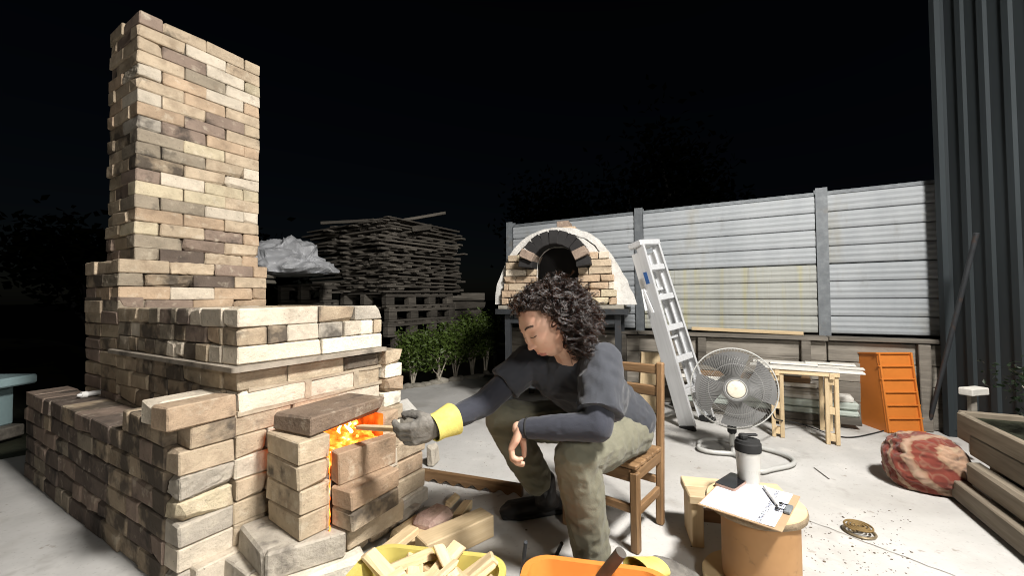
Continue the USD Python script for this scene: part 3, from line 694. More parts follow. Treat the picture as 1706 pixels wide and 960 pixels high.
# small steel bench behind
t0 = G(822, 612); sb = thing('steel_bench', 'thin grey steel work bench behind the woman, left of the oven', 'bench', t0)
for x in (0, .62):
    for y in (0, .45): part(sb, 'leg', box(.03, .03, .72), 'steel_grey', T(t0 + V(x + .015, y + .02, .36)))
part(sb, 'top', box(.72, .55, .03), 'steel_grey', T(t0 + V(.33, .24, .735)))
part(sb, 'panel', box(.6, .02, .34), 'dark_steel', T(t0 + V(.33, .3, .5))); part(sb, 'shelf', box(.66, .48, .02), 'dark_steel', T(t0 + V(.33, .24, .2)))

# ================================================================== pallets and the lumber stack
PC = G(647, 601); PC = D(647, 500, 6.4); PC[2] = -.02; RD = V(.549, .835, 0); RD /= np.linalg.norm(RD); LD = V(-RD[1], RD[0], 0)
def PM(r, l, z, ang=0.0, tilt=0.0):
    a = math.radians(ang); d = RD * math.cos(a) + LD * math.sin(a) + V(0, 0, math.sin(math.radians(tilt)))
    return frame(PC + RD * r + LD * l + V(0, 0, z), d)
def pallet(r, l, z, lr, ll, h, label, seed, group='stacked pallets'):
    rg = random.Random(seed)
    th = thing('wooden_pallet', label, 'pallet', PC + RD * (r + lr / 2) + LD * (l + ll / 2) + V(0, 0, z), group)
    n = 4
    for i in range(n):                                                # blocks along both visible sides
        for j in range(3):
            w = .16
            part(th, 'block', cbox(w, .12, h * .52, .005, .003, rg), 'old_wood', PM(r + w / 2 + i * (lr - w) / (n - 1), l + .06 + j * (ll - .12) / 2, z + h * .42))
    for j in range(3): part(th, 'bottom_board', cbox(lr, .12, h * .13, .004, .003, rg), 'old_wood', PM(r + lr / 2, l + .06 + j * (ll - .12) / 2, z + h * .07))
    for j in range(3): part(th, 'stringer', cbox(lr, .12, h * .2, .004, .003, rg), 'old_wood', PM(r + lr / 2, l + .06 + j * (ll - .12) / 2, z + h * .79))
    for i in range(8):
        part(th, 'deck_board', cbox(ll, .13, h * .11, .004, .004, rg, .1), 'old_wood', PM(r + .07 + i * (lr - .14) / 7, l + ll / 2, z + h * .945, 90 + rg.uniform(-1, 1)))
    return th
ph = .235
names = ['lowest pallet, behind the shrubs', 'second lowest pallet of the stack behind the shrubs', 'third pallet up in the stack behind the shrubs', 'fourth pallet up in the stack behind the shrubs', 'topmost pallet directly below the lumber stack']
for i in range(5):
    pallet(RND.uniform(-.05, .06) + (.0, .1, -.02, .05, .0)[i], RND.uniform(-.04, .04), i * ph, 1.55, 1.2, ph, 'weathered ' + names[i], 100 + i)
for i in range(4):
    pallet(-.25 + RND.uniform(-.04, .04), 1.32 + RND.uniform(-.03, .05), i * .34, 1.45, 1.5, .335, 'dark pallet left of the lumber stack, ' + ['lowest of four', 'second from the ground', 'third from the ground', 'topmost, under the silver sheet'][i], 120 + i, 'pallets left of the lumber stack')
zl = 5 * ph + .01
for i in range(33):
    h = RND.choice([.024, .028, .032, .036]); along = i % 2 == 0
    ox, oy = RND.uniform(-.07, .07), RND.uniform(-.07, .07); sk = RND.uniform(-2.5, 2.5)
    n = 6
    for j in range(n):
        if RND.random() < .12 and j: continue
        L = (1.75 if along else 2.3) + RND.uniform(-.18, .16)
        t = (j / (n - 1)) ** 1.5
        M = PM(.8 + ox, .05 + t * 1.4 + oy, zl + h / 2, sk + RND.uniform(-1, 1), RND.uniform(-.6, .6)) if along else PM(.05 + t * 1.6 + ox, 1.1 + oy, zl + h / 2, 90 + sk + RND.uniform(-1, 1), RND.uniform(-.6, .6))
        solo('lumber_board', cbox(L, RND.uniform(.09, .13), h, .003, .004, RND, .15), 'old_wood', 'thin weathered grey board in the tall crisscross lumber stack', 'board', M=M, group='boards of the crisscross lumber stack')
    zl += h + RND.uniform(.002, .010)
for k, (a, b, lb) in enumerate((((535, 372), (648, 366), 'loose batten jutting out left on top of the lumber stack'), ((632, 374), (742, 355), 'long loose batten sticking up right on top of the lumber stack'), ((690, 381), (716, 378), 'short block lying on top of the lumber stack'))):
    m, M = bar(D(*a, 6.6), D(*b, 6.75 + .2 * k), .07, .045 if k < 2 else .09); solo('loose_batten', m, 'old_wood', lb, 'batten', M=M)
# beams and logs further right
for k in range(14):
    r = 1.75 + RND.uniform(-.05, .12); z = (k // 2) * .17 + .08
    solo('stacked_beam', cbox(.95 + RND.uniform(-.2, .25), .2, .15, .015, .012, RND, .2), 'old_wood' if k % 3 else 'grey_wood', 'rough dark beam in the pile right of the pallets', 'beam', M=PM(r + .3, .2 + .35 * (k % 2), z, RND.uniform(-8, 8)), group='beams piled right of the pallets')
# crumpled silver sheet
mat('silver_sheet', ramp3((.50, .51, .53), .8, 1.1), scale=5, bump=.25, bscale=18, rough=.45, spec=.5, vary=0)
sp = D(472, 448, 5.9); b = trimesh.creation.icosphere(5, 1); v = b.vertices.copy()
def ridged(p, s): return 1 - np.abs(2 * meshkit.fbm(p * s, 3, 5) - 1)
n_ = v.copy(); v *= V(.58, .42, .44); wp = n_ + .35 * np.c_[meshkit.noise(n_ * 2 + 1), meshkit.noise(n_ * 2 + 7), meshkit.noise(n_ * 2 + 13)]; v *= 1 + .42 * (ridged(wp * V(1, 1, 1.6), 1.1)[:, None] ** 2 - .55) + .22 * (ridged(wp * V(1.6, 1, .7) + 4, 2.1)[:, None] ** 2 - .55)
v[:, 2] = np.where(v[:, 2] < -.02, -.02 + v[:, 2] * .08, v[:, 2]); v[:, 0] += .1 * n_[:, 0] * (n_[:, 2] < .3) 
solo('silver_sheet', trimesh.Trimesh(v, b.faces, process=False), 'silver_sheet', 'crumpled silver white plastic sheet lying on the pallets', 'sheet', M=T(sp[0] - .08, sp[1] + .1, 1.46))
# things between the pallets and chimney
for k in range(3):
    solo('roof_tile', cbox(.3, .3, .05, .01, .006, RND, .2), 'stone', 'grey slab on the pallets beside the chimney', 'slab', M=T(D(432, 452 + k * 9, 5.6)), group='grey slabs stacked beside the chimney')
# ================================================================== night trees beyond the fence
for k, (x, y, h, r) in enumerate(((3.2, 10.5, 4.6, 1.3), (5.4, 11.5, 4.2, 1.4), (1.4, 13, 4.3, 1.5), (-9, 9, 2.6, 1.6), (-7, 12, 2.4, 1.7))):
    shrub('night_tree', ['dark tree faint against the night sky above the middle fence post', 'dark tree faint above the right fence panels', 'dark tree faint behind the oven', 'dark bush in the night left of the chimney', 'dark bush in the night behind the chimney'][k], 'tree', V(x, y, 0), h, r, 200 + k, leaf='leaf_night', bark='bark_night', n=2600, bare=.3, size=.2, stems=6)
mat('teal_plastic', ramp3((.26, .36, .37), .9, 1.1), scale=6, bump=.05, rough=.45, spots=[((.2, .26, .25), 5, .6, .8, .5)])
tb = thing('teal_box', 'pale teal plastic box at the left edge beside the brick wall', 'box', (-3.6, 2.95, 0))
part(tb, 'lid', cbox(.95, .55, .07, .012), 'teal_plastic', T(-4.26, 3.0, .44)); part(tb, 'body', cbox(.86, .48, .34, .012), 'teal_plastic', T(-4.36, 3.0, .26)); part(tb, 'pallet', cbox(.9, .5, .09, .01), 'old_wood', T(-4.3, 3.0, .045))
# ================================================================== ladder
mat('aluminium', ramp3((.62, .63, .64), .9, 1.08), scale=8, stretch=(.3, 6, 6), bump=.05, rough=.42, metallic=.35, vary=.05, spots=[((.4, .4, .38), 12, .6, .8, .5)])
mat('rubber', ramp3((.02, .02, .02)), bump=.2, vary=.1)
mat('blue_sticker', ramp3((.03, .09, .25), .9, 1.1), vary=0)
LA, LB = G(1150, 717), D(1058, 405, 3.42)
lad = thing('step_ladder', 'folded aluminium stepladder leaning against the oven', 'ladder', LA)
lx = (LB - LA); LL = np.linalg.norm(lx); lx /= LL; lw = V(.82, .57, 0); lw -= lx * (lw @ lx); lw /= np.linalg.norm(lw); ln = np.cross(lx, lw)
def LM_(a, wv, n): return frame(LA + lx * a + lw * wv + ln * n, lx, lw)
for fr in range(2):
    off = -.012 if fr == 0 else .052
    for sgn in (0, 1):
        w0_, w1_ = (.0, .03) if sgn == 0 else (.30, .27)
        a, b = LA + lx * .02 + lw * w0_ + ln * off, LA + lx * (LL - .03 - .05 * fr) + lw * w1_ + ln * off
        d = b - a; Lb = np.linalg.norm(d)
        ch = [box(Lb, .004, .070), box(Lb, .022, .004, (0, .010 * (1 if sgn == 0 else -1), .035)), box(Lb, .022, .004, (0, .010 * (1 if sgn == 0 else -1), -.035))]
        part(lad, 'stile', ch, 'aluminium', frame((a + b) / 2, d, lw))
        part(lad, 'foot', cbox(.05, .035, .066, .006), 'rubber', frame(a - lx * .012, d, lw))
    for k in range(5 if fr == 0 else 3):
        a = .28 + k * .26 if fr == 0 else .3 + k * .42
        part(lad, 'tread' if fr == 0 else 'brace', cbox(.028 if fr else .05, .25 if k > 2 else .262, .02 if fr else .05, .004), 'aluminium', LM_(a, .15, off))
part(lad, 'top_step', cbox(.05, .28, .14, .008), 'aluminium', LM_(LL - .01, .15, .02))
for q_ in ((.95, .02, 1.16, .05), (1.16, .05, .98, .075)):
    m, M = bar(LM_(q_[0], -.008, q_[1])[:3, 3], LM_(q_[2], -.008, q_[3])[:3, 3], .006, .026); part(lad, 'lock_arm', m, 'aluminium', M)
part(lad, 'sticker', box(.10, .002, .034), 'blue_sticker', LM_(1.24, -.0035, -.012))
lb_, Mb = bar(G(1079, 690) + V(0, .1, 0), D(1084, 585, 3.75), .17, .03); solo('leaning_board', lb_, 'pale_wood', 'short pale board leaning upright between the chair and the ladder', 'board', M=frame((G(1079, 690) + D(1084, 585, 3.6)) / 2, D(1084, 585, 3.6) - G(1079, 690), V(1, 0, 0)) )

# ================================================================== low trestle table and the timber under it
TP = [G(1297, 728), G(1388, 741), G(1365, 716)]
tx = TP[1] - TP[0]; tx[2] = 0; tw = np.linalg.norm(tx); tx /= tw; ty = V(-tx[1], tx[0], 0)
tt = thing('trestle_table', 'small pale timber trestle table with white boards on top', 'table', TP[0])
tab_h = .478
for sx in (0, 1):
    for sy in (0, 1):
        o = TP[0] + tx * (tw * sx) + ty * (.36 * sy)
        for e in (-1, 1): part(tt, 'leg', cbox(tab_h, .026, .045, .003, .001, RND), 'pale_wood', frame(o + tx * .027 * e + V(0, 0, tab_h / 2), V(0, 0, 1), tx))
        for zz in (.05, .235, .44): part(tt, 'leg_spacer', cbox(.05, .03, .036, .002), 'pale_wood', frame(o + V(0, 0, zz), V(0, 0, 1), tx))
for sx in (0, 1): part(tt, 'side_rail', cbox(.44, .03, .045, .003), 'pale_wood', frame(TP[0] + tx * tw * sx + ty * .18 + V(0, 0, tab_h - .03 + .03), ty))
for sy in (0, 1): part(tt, 'front_rail', cbox(tw + .09, .03, .03, .003), 'pale_wood', frame(TP[0] + tx * tw / 2 + ty * (.36 * sy) - ty * .02 + V(0, 0, tab_h + .01), tx))
mat('white_board', ramp3((.60, .58, .53), .85, 1.1), scale=6, stretch=(.6, 5, 5), bump=.2, spots=[((.25, .2, .15), 7, .58, .75, .6)])
for k, (y, l, s) in enumerate(((.0, .62, .03), (.1, .55, -.06), (.2, .66, .04), (.3, .6, -.02), (.15, .3, -.05), (.26, .3, .18))):
    m = cbox(l, .085, .012, .002, .002, RND)
    solo('painted_board', m, 'white_board', ['white board along the near edge of the trestle table', 'second white board on the trestle table', 'long white board jutting right from the trestle table', 'white board along the far edge of the trestle table', 'short white offcut on top of the boards, left', 'short white offcut on top of the boards, right'][k], 'board', M=frame(TP[0] + tx * (tw / 2 + s) + ty * y + V(0, 0, tab_h + .034 + (.015 if k > 3 else 0)), tx + ty * RND.uniform(-.03, .03)), group='boards on the trestle table')
mat('pale_green_wood', ramp3((.36, .40, .36)), scale=5, stretch=(.6, 6, 6), bump=.4, spots=[((.18, .17, .14), 6, .56, .72, .6)])
WPs = G(1452, 722); 
for k, (L, h, w, m, sh, dy) in enumerate(((1.2, .035, .12, 'grey_wood', .18, .02), (1.25, .05, .12, 'old_wood', .05, 0), (1.3, .05, .12, 'pale_green_wood', .06, .01), (1.3, .06, .12, 'pale_green_wood', .06, .01), (.95, .05, .11, 'white_board', .09, .02), (1.15, .035, .10, 'grey_wood', .3, .02), (1.1, .03, .1, 'white_board', .32, .03), (.9, .05, .09, 'brown_wood', .36, .03), (1.0, .03, .1, 'grey_wood', .42, .03))):
    z0 = [.0, .037, .089, .141, .203, .255, .292, .324, .376][k] + .002
    d = FDN; o = WPs + d * (sh + L / 2) - FN * (.07 + dy) + V(0, 0, z0 + h / 2)
    solo('piled_plank', cbox(L, w, h, .005, .004, RND, .1), m, 'plank in the low timber pile behind the trestle table, ' + ['at the very bottom', 'second from the bottom', 'lower pale green one', 'upper pale green one', 'cream ended one', 'grey one in the middle', 'thin white one', 'brown one near the top', 'topmost grey one'][k], 'plank', M=frame(o, d + FN * RND.uniform(-.02, .02)), group='timber pile behind the trestle table')
# black cable along the floor
cp = [G(1288, 690, .24), G(1310, 702, .1), G(1350, 712, .02), G(1400, 728, .008), G(1440, 726, .008), G(1480, 716, .008), G(1540, 702, .04)]
def smooth_path(p, n=60):
    from scipy.interpolate import CubicSpline
    p = np.array(p); t = np.r_[0, np.cumsum(np.linalg.norm(np.diff(p, axis=0), axis=1))]; return CubicSpline(t, p)(np.linspace(0, t[-1], n))
solo('cable', tube(smooth_path(cp), .0045, 6), 'rubber', 'thin black cable trailing across the floor behind the fan', 'cable', smooth=40)

# ================================================================== orange crate standing on end
mat('orange_plastic', ramp3((.52, .165, .028), .85, 1.1), scale=5, bump=.08, rough=.42, vary=.0, spec=.4, spots=[((.45, .14, .03), 6, .58, .78, .5)])
c0_, c1_ = G(1484, 723), G(1543, 723)
cx = c1_ - c0_; cW = np.linalg.norm(cx); cx /= cW; cyv = V(-cx[1], cx[0], 0); lean = math.radians(7)
cz = V(0, 0, 1) * math.cos(lean) + cyv * math.sin(lean) - cx * .055; cz /= np.linalg.norm(cz); cyv = np.cross(cz, cx); cH, cD = .60, .26
cr = thing('orange_crate', 'orange ribbed plastic crate standing on end against the board wall', 'crate', c0_)
def CM(x, y, z): return frame(c0_ + cx * x + cyv * y + cz * z + V(0, 0, .004), cx, cyv)
part(cr, 'base', box(cW, .006, cH), 'orange_plastic', CM(cW / 2, .012, cH / 2))
for x in (.006, cW - .006): part(cr, 'side', box(.008, cD, cH), 'orange_plastic', CM(x, cD / 2 + .01, cH / 2))
for z in (.006, cH - .006): part(cr, 'end', box(cW - .018, cD, .008), 'orange_plastic', CM(cW / 2, cD / 2 + .01, z))
for k in range(7): part(cr, 'rib', cbox(cW - .004, .02, .010, .002), 'orange_plastic', CM(cW / 2, .002, .008 + k * (cH - .016) / 6))
for x in (.008, cW - .008): part(cr, 'rib', cbox(.012, .022, cH - .004, .002), 'orange_plastic', CM(x, .003, cH / 2))
for k in range(0): part(cr, 'side_rib', cbox(.01, .008, cH - .05, .002), 'orange_plastic', CM(-.002, .06 + k * .045, cH / 2))
for x in (-.008, cW + .008): part(cr, 'rim', cbox(.022, .024, cH + .03, .004), 'orange_plastic', CM(x, cD + .01, cH / 2))
for z in (-.004, cH + .006): part(cr, 'rim', cbox(cW + .02, .024, .02, .004), 'orange_plastic', CM(cW / 2, cD + .01, max(z, .012)))

# ================================================================== leaning pole, marker stake
pb_ = D(1544, 690, 3.15); pb_[2] = 0; m = tube([pb_, D(1627, 388, 2.66)], .014, 10); solo('leaning_pole', m, 'dark_steel', 'long thin dark pole leaning against the dark building corner', 'pole', smooth=40)
stp = D(1622, 652, 2.55); st = thing('marker_stake', 'small cream block fixed on a stake at the end of the terrace', 'stake', V(stp[0], stp[1], .05))
part(st, 'block', cbox(.15, .07, .045, .005), 'white_board', frame(stp, V(1, .25, 0))); part(st, 'stake', box(.035, .025, stp[2] - .07), 'grey_wood', T(stp[0] + .01, stp[1] + .02, (stp[2]) / 2 + .02))

# ================================================================== rolled red patterned quilt
def quilt():
    MATS['quilt'] = usdkit.material(stage, '/World/Looks/quilt', {
        'tc': ('texture_coordinate', {}), 'mp': ('mapping', {'rotation': (.2, .5, .9)}), 'w': ('wave_texture', {'wave_type': 'bands', 'bands_direction': 'x', 'scale': 1.9, 'distortion': .8, 'detail': 2, 'detail_scale': 1.5}),
        'r': ('rgb_ramp', {'ramp': [(.0, (.36, .28, .19)), (.05, (.30, .22, .14)), (.09, (.12, .034, .025)), (.86, (.14, .042, .03)), (.91, (.26, .19, .12)), (1, (.36, .28, .20))]}),
        'vo': ('voronoi_texture', {'scale': 13, 'feature': 'f1'}), 'vr': ('rgb_ramp', {'ramp': [(.0, (.30, .2, .14)), (.14, (.26, .13, .09)), (.24, (.20, .035, .022)), (.4, (.17, .022, .015)), (.5, (.28, .17, .11)), (.56, (.22, .04, .024))]}),
        'mx': ('mix', {'fac': .32}), 'n': ('noise_texture', {'scale': 60}), 'bp': ('bump', {'strength': .3, 'distance': .004}), 'p': ('principled_bsdf', {'roughness': .9, 'specular_ior_level': .1, 'sheen_weight': .2})},
        [('tc.object', 'mp.vector'), ('mp.vector', 'w.vector'), ('w.fac', 'r.fac'), ('tc.object', 'vo.vector'), ('vo.distance', 'vr.fac'), ('r.color', 'mx.color1'), ('vr.color', 'mx.color2'), ('mx.color', 'p.base_color'), ('n.fac', 'bp.height'), ('bp.normal', 'p.normal')], surface='p.BSDF')
quilt()
b = trimesh.creation.icosphere(5, 1); v = b.vertices.copy(); n_ = v.copy()
v = np.sign(v) * np.abs(v) ** .82; v *= V(.165, .150, .152)
v *= 1 + .20 * (ridged(n_ * V(.6, 1.6, 1.6) + 2, 1.9)[:, None] - .7) + .07 * (ridged(n_, 5)[:, None] - .7)
v[:, 2] = np.maximum(v[:, 2], -.125)
qc = D(1546, 775, 2.22)
solo('rolled_quilt', trimesh.Trimesh(v, b.faces, process=False), 'quilt', 'rolled red and cream patterned quilt lying on the floor by the terrace', 'quilt', M=frame(V(qc[0], qc[1] + .02, .127), V(.8, -.6, 0)), smooth=True)

# ================================================================== mosquito coil on a tin lid
mat('coil_green', ramp3((.20, .13, .05)), scale=20, bump=.3); mat('tin', ramp3((.35, .28, .18)), metallic=.6, rough=.4)
cc = G(1432, 889); co = thing('mosquito_coil', 'brown spiral mosquito coil on a round stand on the floor', 'coil', cc)
def spiral(z, r0, r1, turns, n=140): return [cc + V(math.cos(a) * (r0 + (r1 - r0) * t), math.sin(a) * (r0 + (r1 - r0) * t), z) for t in np.linspace(0, 1, n) for a in (t * turns * 2 * math.pi,)]
part(co, 'coil', tube(spiral(.030, .008, .055, 3.6), .0042, 6), 'coil_green', smooth=40)
part(co, 'stand', [tube([cc + V(math.cos(a) * .055, math.sin(a) * .055, .008) for a in np.linspace(0, 6.2832, 33)[:-1]], .005, 6, closed=True), tube([cc + V(0, 0, .006), cc + V(0, 0, .032)], .003, 6), tube([cc + V(-.055, 0, .008), cc + V(.055, 0, .008)], .003, 6)], 'tin', smooth=40)

# ================================================================== floor fan
mat('chrome_wire', ramp3((.42, .42, .41), .9, 1.1), metallic=.7, rough=.35, vary=0); mat('fan_blade', ramp3((.12, .12, .118), .9, 1.1), rough=.5, vary=0)
mat('grey_paint', ramp3((.42, .42, .40), .92, 1.08), rough=.4, vary=0, spec=.5); mat('cream_badge', ramp3((.60, .56, .46), .9, 1.1), scale=30, rough=.5, vary=0, spots=[((.35, .3, .22), 45, .55, .65, .6)])
FCt = D(1222, 647, 2.66); fnv = V(-.30, -.95, .10); fnv /= np.linalg.norm(fnv)
FM = look_matrix(FCt, FCt - fnv)
fan = thing('floor_fan', 'large round wire caged floor fan on a tubular stand', 'fan', V(FCt[0], FCt[1], 0))
R = .255; fw, bw_ = [], []
for k in range(84):
    a = 2 * math.pi * k / 84; pts = []
    for t in np.linspace(.19, 1, 9):
        aa = a + .55 * (1 - t); pts.append((math.cos(aa) * R * t, math.sin(aa) * R * t, .078 * (1 - t ** 3.2) ** .8))
    fw.append(tube(pts, .0011, 4))
    bw_.append(tube([(math.cos(a) * R * t, math.sin(a) * R * t, -.085 * (1 - t ** 3) ** .8) for t in np.linspace(.25, 1, 7)], .0010, 3))
circ = lambda r, z, rad, n=72: tube([(math.cos(a) * r, math.sin(a) * r, z) for a in np.linspace(0, 2 * math.pi, n, endpoint=False)], rad, 6, closed=True)
for p_, nm in ((part(fan, 'front_grille', fw + [circ(R * .62, .062, .0014)], 'chrome_wire', FM), 1), (part(fan, 'back_grille', bw_ + [circ(R * .6, -.072, .0014)], 'chrome_wire', FM), 1)):
    p_.SetCustomDataByKey('kind', 'stuff')
part(fan, 'cage_ring', circ(R, 0, .0042), 'grey_paint', FM, smooth=40)
part(fan, 'cage_ring', circ(R * .24, .078, .003), 'grey_paint', FM, smooth=40)
cap = lathe([(0, .012), (.040, .010), (.052, .004), (.055, -.006), (0, -.006)], 36); cap.apply_translation((0, 0, .082)); part(fan, 'badge', cap, 'cream_badge', FM, smooth=40)
rng_ = lathe([(.056, 0), (.075, 0), (.075, .006), (.056, .006), (.056, 0)], 36); rng_.apply_translation((0, 0, .074)); part(fan, 'badge_ring', rng_, 'fan_blade', FM, smooth=40)
for k in range(4):                                                     # blades
    vs, F = [], []; nr, na = 7, 9
    for i in range(nr):
        r = .045 + (.235 - .045) * i / (nr - 1)
        for j in range(na):
            u_ = j / (na - 1); wa = (.85 + .45 * i / (nr - 1)); a = k * math.pi / 2 + (u_ - .5) * wa + .25 * i / (nr - 1)
            vs.append((math.cos(a) * r, math.sin(a) * r, .02 - .055 * (u_ - .5) + .015 * math.sin(u_ * 3.1)))
    for i in range(nr - 1):
        for j in range(na - 1):
            a = i * na + j; F += [(a, a + 1, a + na + 1), (a, a + na + 1, a + na)]
    part(fan, 'blade', trimesh.Trimesh(vs, F, process=False), 'fan_blade', FM, smooth=True)
mo = lathe([(0, -.19), (.05, -.185), (.075, -.15), (.08, -.06), (.06, -.04), (0, -.035)], 28); part(fan, 'motor', mo, 'grey_paint', FM, smooth=40)
hubm = lathe([(0, .05), (.04, .045), (.05, .03), (.05, -.02), (0, -.02)], 24); part(fan, 'hub', hubm, 'fan_blade', FM, smooth=40)
zt_ = .022
bl = [G(1166, 742, zt_), G(1172, 734, zt_), G(1200, 733, zt_), G(1262, 745, zt_), G(1318, 763, zt_), G(1324, 770, zt_), G(1316, 776, zt_), G(1280, 784, zt_), G(1266, 786, zt_), G(1254, 783, zt_), G(1240, 770, zt_), G(1222, 757, zt_), G(1190, 754, zt_), G(1170, 750, zt_)]
pl_ = np.vstack(bl + [bl[0]])
part(fan, 'base_tube', tube(smooth_path(pl_, 90)[:-1], .0135, 10, closed=True), 'grey_paint', smooth=60)
pm_ = (FCt + fnv * -.13)
part(fan, 'stand_tube', tube([V(pm_[0], pm_[1] - .02, .02), V(pm_[0], pm_[1] - .02, .2), pm_ + V(0, 0, -.05)], .017, 10), 'grey_paint', smooth=40)
part(fan, 'stand_tube', tube([G(1222, 757, zt_), V(pm_[0], pm_[1] - .02, .035), G(1262, 745, zt_)], .014, 8), 'grey_paint', smooth=40)
part(fan, 'clamp_knob', cbox(.05, .05, .06, .012), 'rubber', T(pm_[0], pm_[1] - .02, .15))

# ================================================================== log slice stool with clipboard
mat('ply_orange', [(.2, (.31, .17, .075)), (.5, (.36, .205, .092)), (.8, (.40, .23, .11))], scale=4, bump=.12, rough=.7, vary=0, spots=[((.26, .14, .06), 3, .5, .75, .6), ((.2, .12, .06), 24, .62, .72, .5)])
mat('log_face', [(.2, (.50, .37, .20)), (.5, (.60, .46, .27)), (.8, (.66, .53, .34))], scale=7, bump=.15, vary=.05, rough=.7)
mat('bark_edge', ramp3((.30, .23, .15)), scale=30, bump=.9, bscale=40, bdist=.01)
sc0 = D(1256, 826, 1.52); SZ = .292; sc0[2] = 0
stl = thing('log_slice_stool', 'round log slice stool with a plain orange brown drum body', 'stool', sc0)
def disc(r, z0, z1, seed, n=72, am=.03):
    prof = [(0, z0), (r * .985, z0), (r, z0 + .008), (r, z1 - .006), (r * .985, z1), (0, z1)]
    m = lathe(prof, n); v = m.vertices.copy(); a = np.arctan2(v[:, 1], v[:, 0]); rr = 1 + am * (meshkit.fbm(np.c_[np.cos(a), np.sin(a), a * 0 + v[:, 2] * 9] * 2.2 + seed, 4) - .5) * 2
    v[:, :2] *= rr[:, None]; return trimesh.Trimesh(v, m.faces, process=False)
top = disc(.160, SZ - .028, SZ, 3); part(stl, 'top', top, 'log_face', T(sc0), smooth=40)
ed = disc(.164, SZ - .026, SZ - .004, 3); part(stl, 'bark', ed, 'bark_edge', T(sc0), smooth=40)
part(stl, 'body', disc(.124, .03, SZ - .030, 8, am=.004), 'ply_orange', T(sc0 + V(.0, -.03, 0)), smooth=40)
part(stl, 'foot', disc(.172, 0, .029, 12), 'log_face', T(sc0 + V(-.02, -.03, 0)), smooth=40)
# clipboard
PAPER_UV = None
mat('clip_board', ramp3((.36, .25, .15), .9, 1.1), scale=14, bump=.1, rough=.6, vary=0)
ca, cb, cc_, cd = [G(x, y, .306) for x, y in ((1162.8, 837), (1206.9, 790), (1331.5, 824), (1305, 883))]
cxv = (cd - ca + cc_ - cb) / 2; cL = np.linalg.norm(cxv); cxv /= cL; cwv = (cb - ca + cc_ - cd) / 2; cW_ = np.linalg.norm(cwv); cwv -= cxv * (cwv @ cxv); cwv /= np.linalg.norm(cwv)
cctr = (ca + cb + cc_ + cd) / 4
def BM(x, y, z): return frame(V(cctr[0], cctr[1], SZ + .003) + cxv * x + cwv * y + V(0, 0, z), cxv, cwv)
clp = thing('clipboard', 'brown clipboard with a gridded record sheet lying on the stool', 'clipboard', V(cctr[0], cctr[1], SZ))
part(clp, 'board', cbox(cL, cW_, .005, .0015), 'clip_board', BM(0, 0, .0015))
MATS['paper'] = usdkit.material(stage, '/World/Looks/paper', {
    'tc': ('texture_coordinate', {}), 'b': ('brick_texture', {'offset': 0.0, 'color1': (.80, .80, .82), 'color2': (.80, .80, .82), 'mortar': (.36, .40, .52), 'scale': 1.0, 'mortar_size': .0016, 'mortar_smooth': .3, 'brick_width': .0098, 'row_height': .0165}),
    'sx': ('separate_xyz', {}), 'g': ('math', {'math_type': 'greater_than', 'value2': .062}), 'l': ('math', {'math_type': 'less_than', 'value2': .076}), 'mu': ('math', {'math_type': 'multiply'}),
    'ck': ('noise_texture', {'scale': 150}), 'lt': ('math', {'math_type': 'greater_than', 'value2': .5}), 'm2': ('math', {'math_type': 'multiply'}), 'mx': ('mix', {'color2': (.10, .10, .12)}),
    'p': ('principled_bsdf', {'roughness': .8, 'specular_ior_level': .2})},
    [('tc.object', 'b.vector'), ('tc.object', 'sx.vector'), ('tc.object', 'ck.vector'), ('sx.x', 'g.value1'), ('sx.x', 'l.value1'), ('g.value', 'mu.value1'), ('l.value', 'mu.value2'), ('ck.fac', 'lt.value1'), ('mu.value', 'm2.value1'), ('lt.value', 'm2.value2'), ('m2.value', 'mx.fac'), ('b.color', 'mx.color1'), ('mx.color', 'p.base_color')], surface='p.BSDF')
pg = box(cL - .028, cW_ - .01, .0006).subdivide().subdivide().subdivide(); v = pg.vertices.copy(); v[:, 2] += .004 * np.maximum(0, (v[:, 0] / (cL / 2) - .6)) * np.maximum(0, -v[:, 1] / (cW_ / 2)) * 2
part(clp, 'paper', trimesh.Trimesh(v, pg.faces), 'paper', BM(-.008, .002, .0046))
mat('black_metal', ramp3((.02, .02, .02)), rough=.35, vary=0, metallic=.4)
xm = cL / 2
part(clp, 'clip', [cbox(.020, .060, .012, .003)], 'galvanised', BM(xm - .010, .0, .011))
part(clp, 'clip_lever', [tube([(xm - .014, -.022, .016), (xm - .034, -.024, .014), (xm - .044, -.012, .013), (xm - .044, .012, .013), (xm - .034, .024, .014), (xm - .014, .022, .016)], .0024, 8), cbox(.014, .012, .006, .002).apply_translation((xm - .036, -.024, .014)), cbox(.014, .012, .006, .002).apply_translation((xm - .036, .024, .014))], 'black_metal', BM(0, 0, 0), smooth=40)
ph_c = [G(x, y, SZ + .012) for x, y in ((1194.7, 809), (1213, 788), (1247, 799), (1228, 820))]
mat('phone_glass', ramp3((.008, .008, .010)), rough=.08, vary=0, bump=0, spec=.5); mat('phone_edge', ramp3((.36, .24, .19)), rough=.35, metallic=.5, vary=0)
px_ = (ph_c[2] - ph_c[1] + ph_c[3] - ph_c[0]) / 2; pL = np.linalg.norm(px_); py_ = (ph_c[1] - ph_c[0] + ph_c[2] - ph_c[3]) / 2; pW = np.linalg.norm(py_); pc = sum(ph_c) / 4
pho = thing('smartphone', 'black smartphone with a dark screen lying on the clipboard', 'phone', pc)
def rbox(l, w, h, r): 
    m = trimesh.creation.extrude_polygon(sbox(-l / 2 + r, -w / 2 + r, l / 2 - r, w / 2 - r).buffer(r, quad_segs=6), h, engine='earcut'); m.apply_translation((0, 0, -h / 2)); return m
PMx = frame(V(pc[0], pc[1], SZ + .0135), px_, py_)
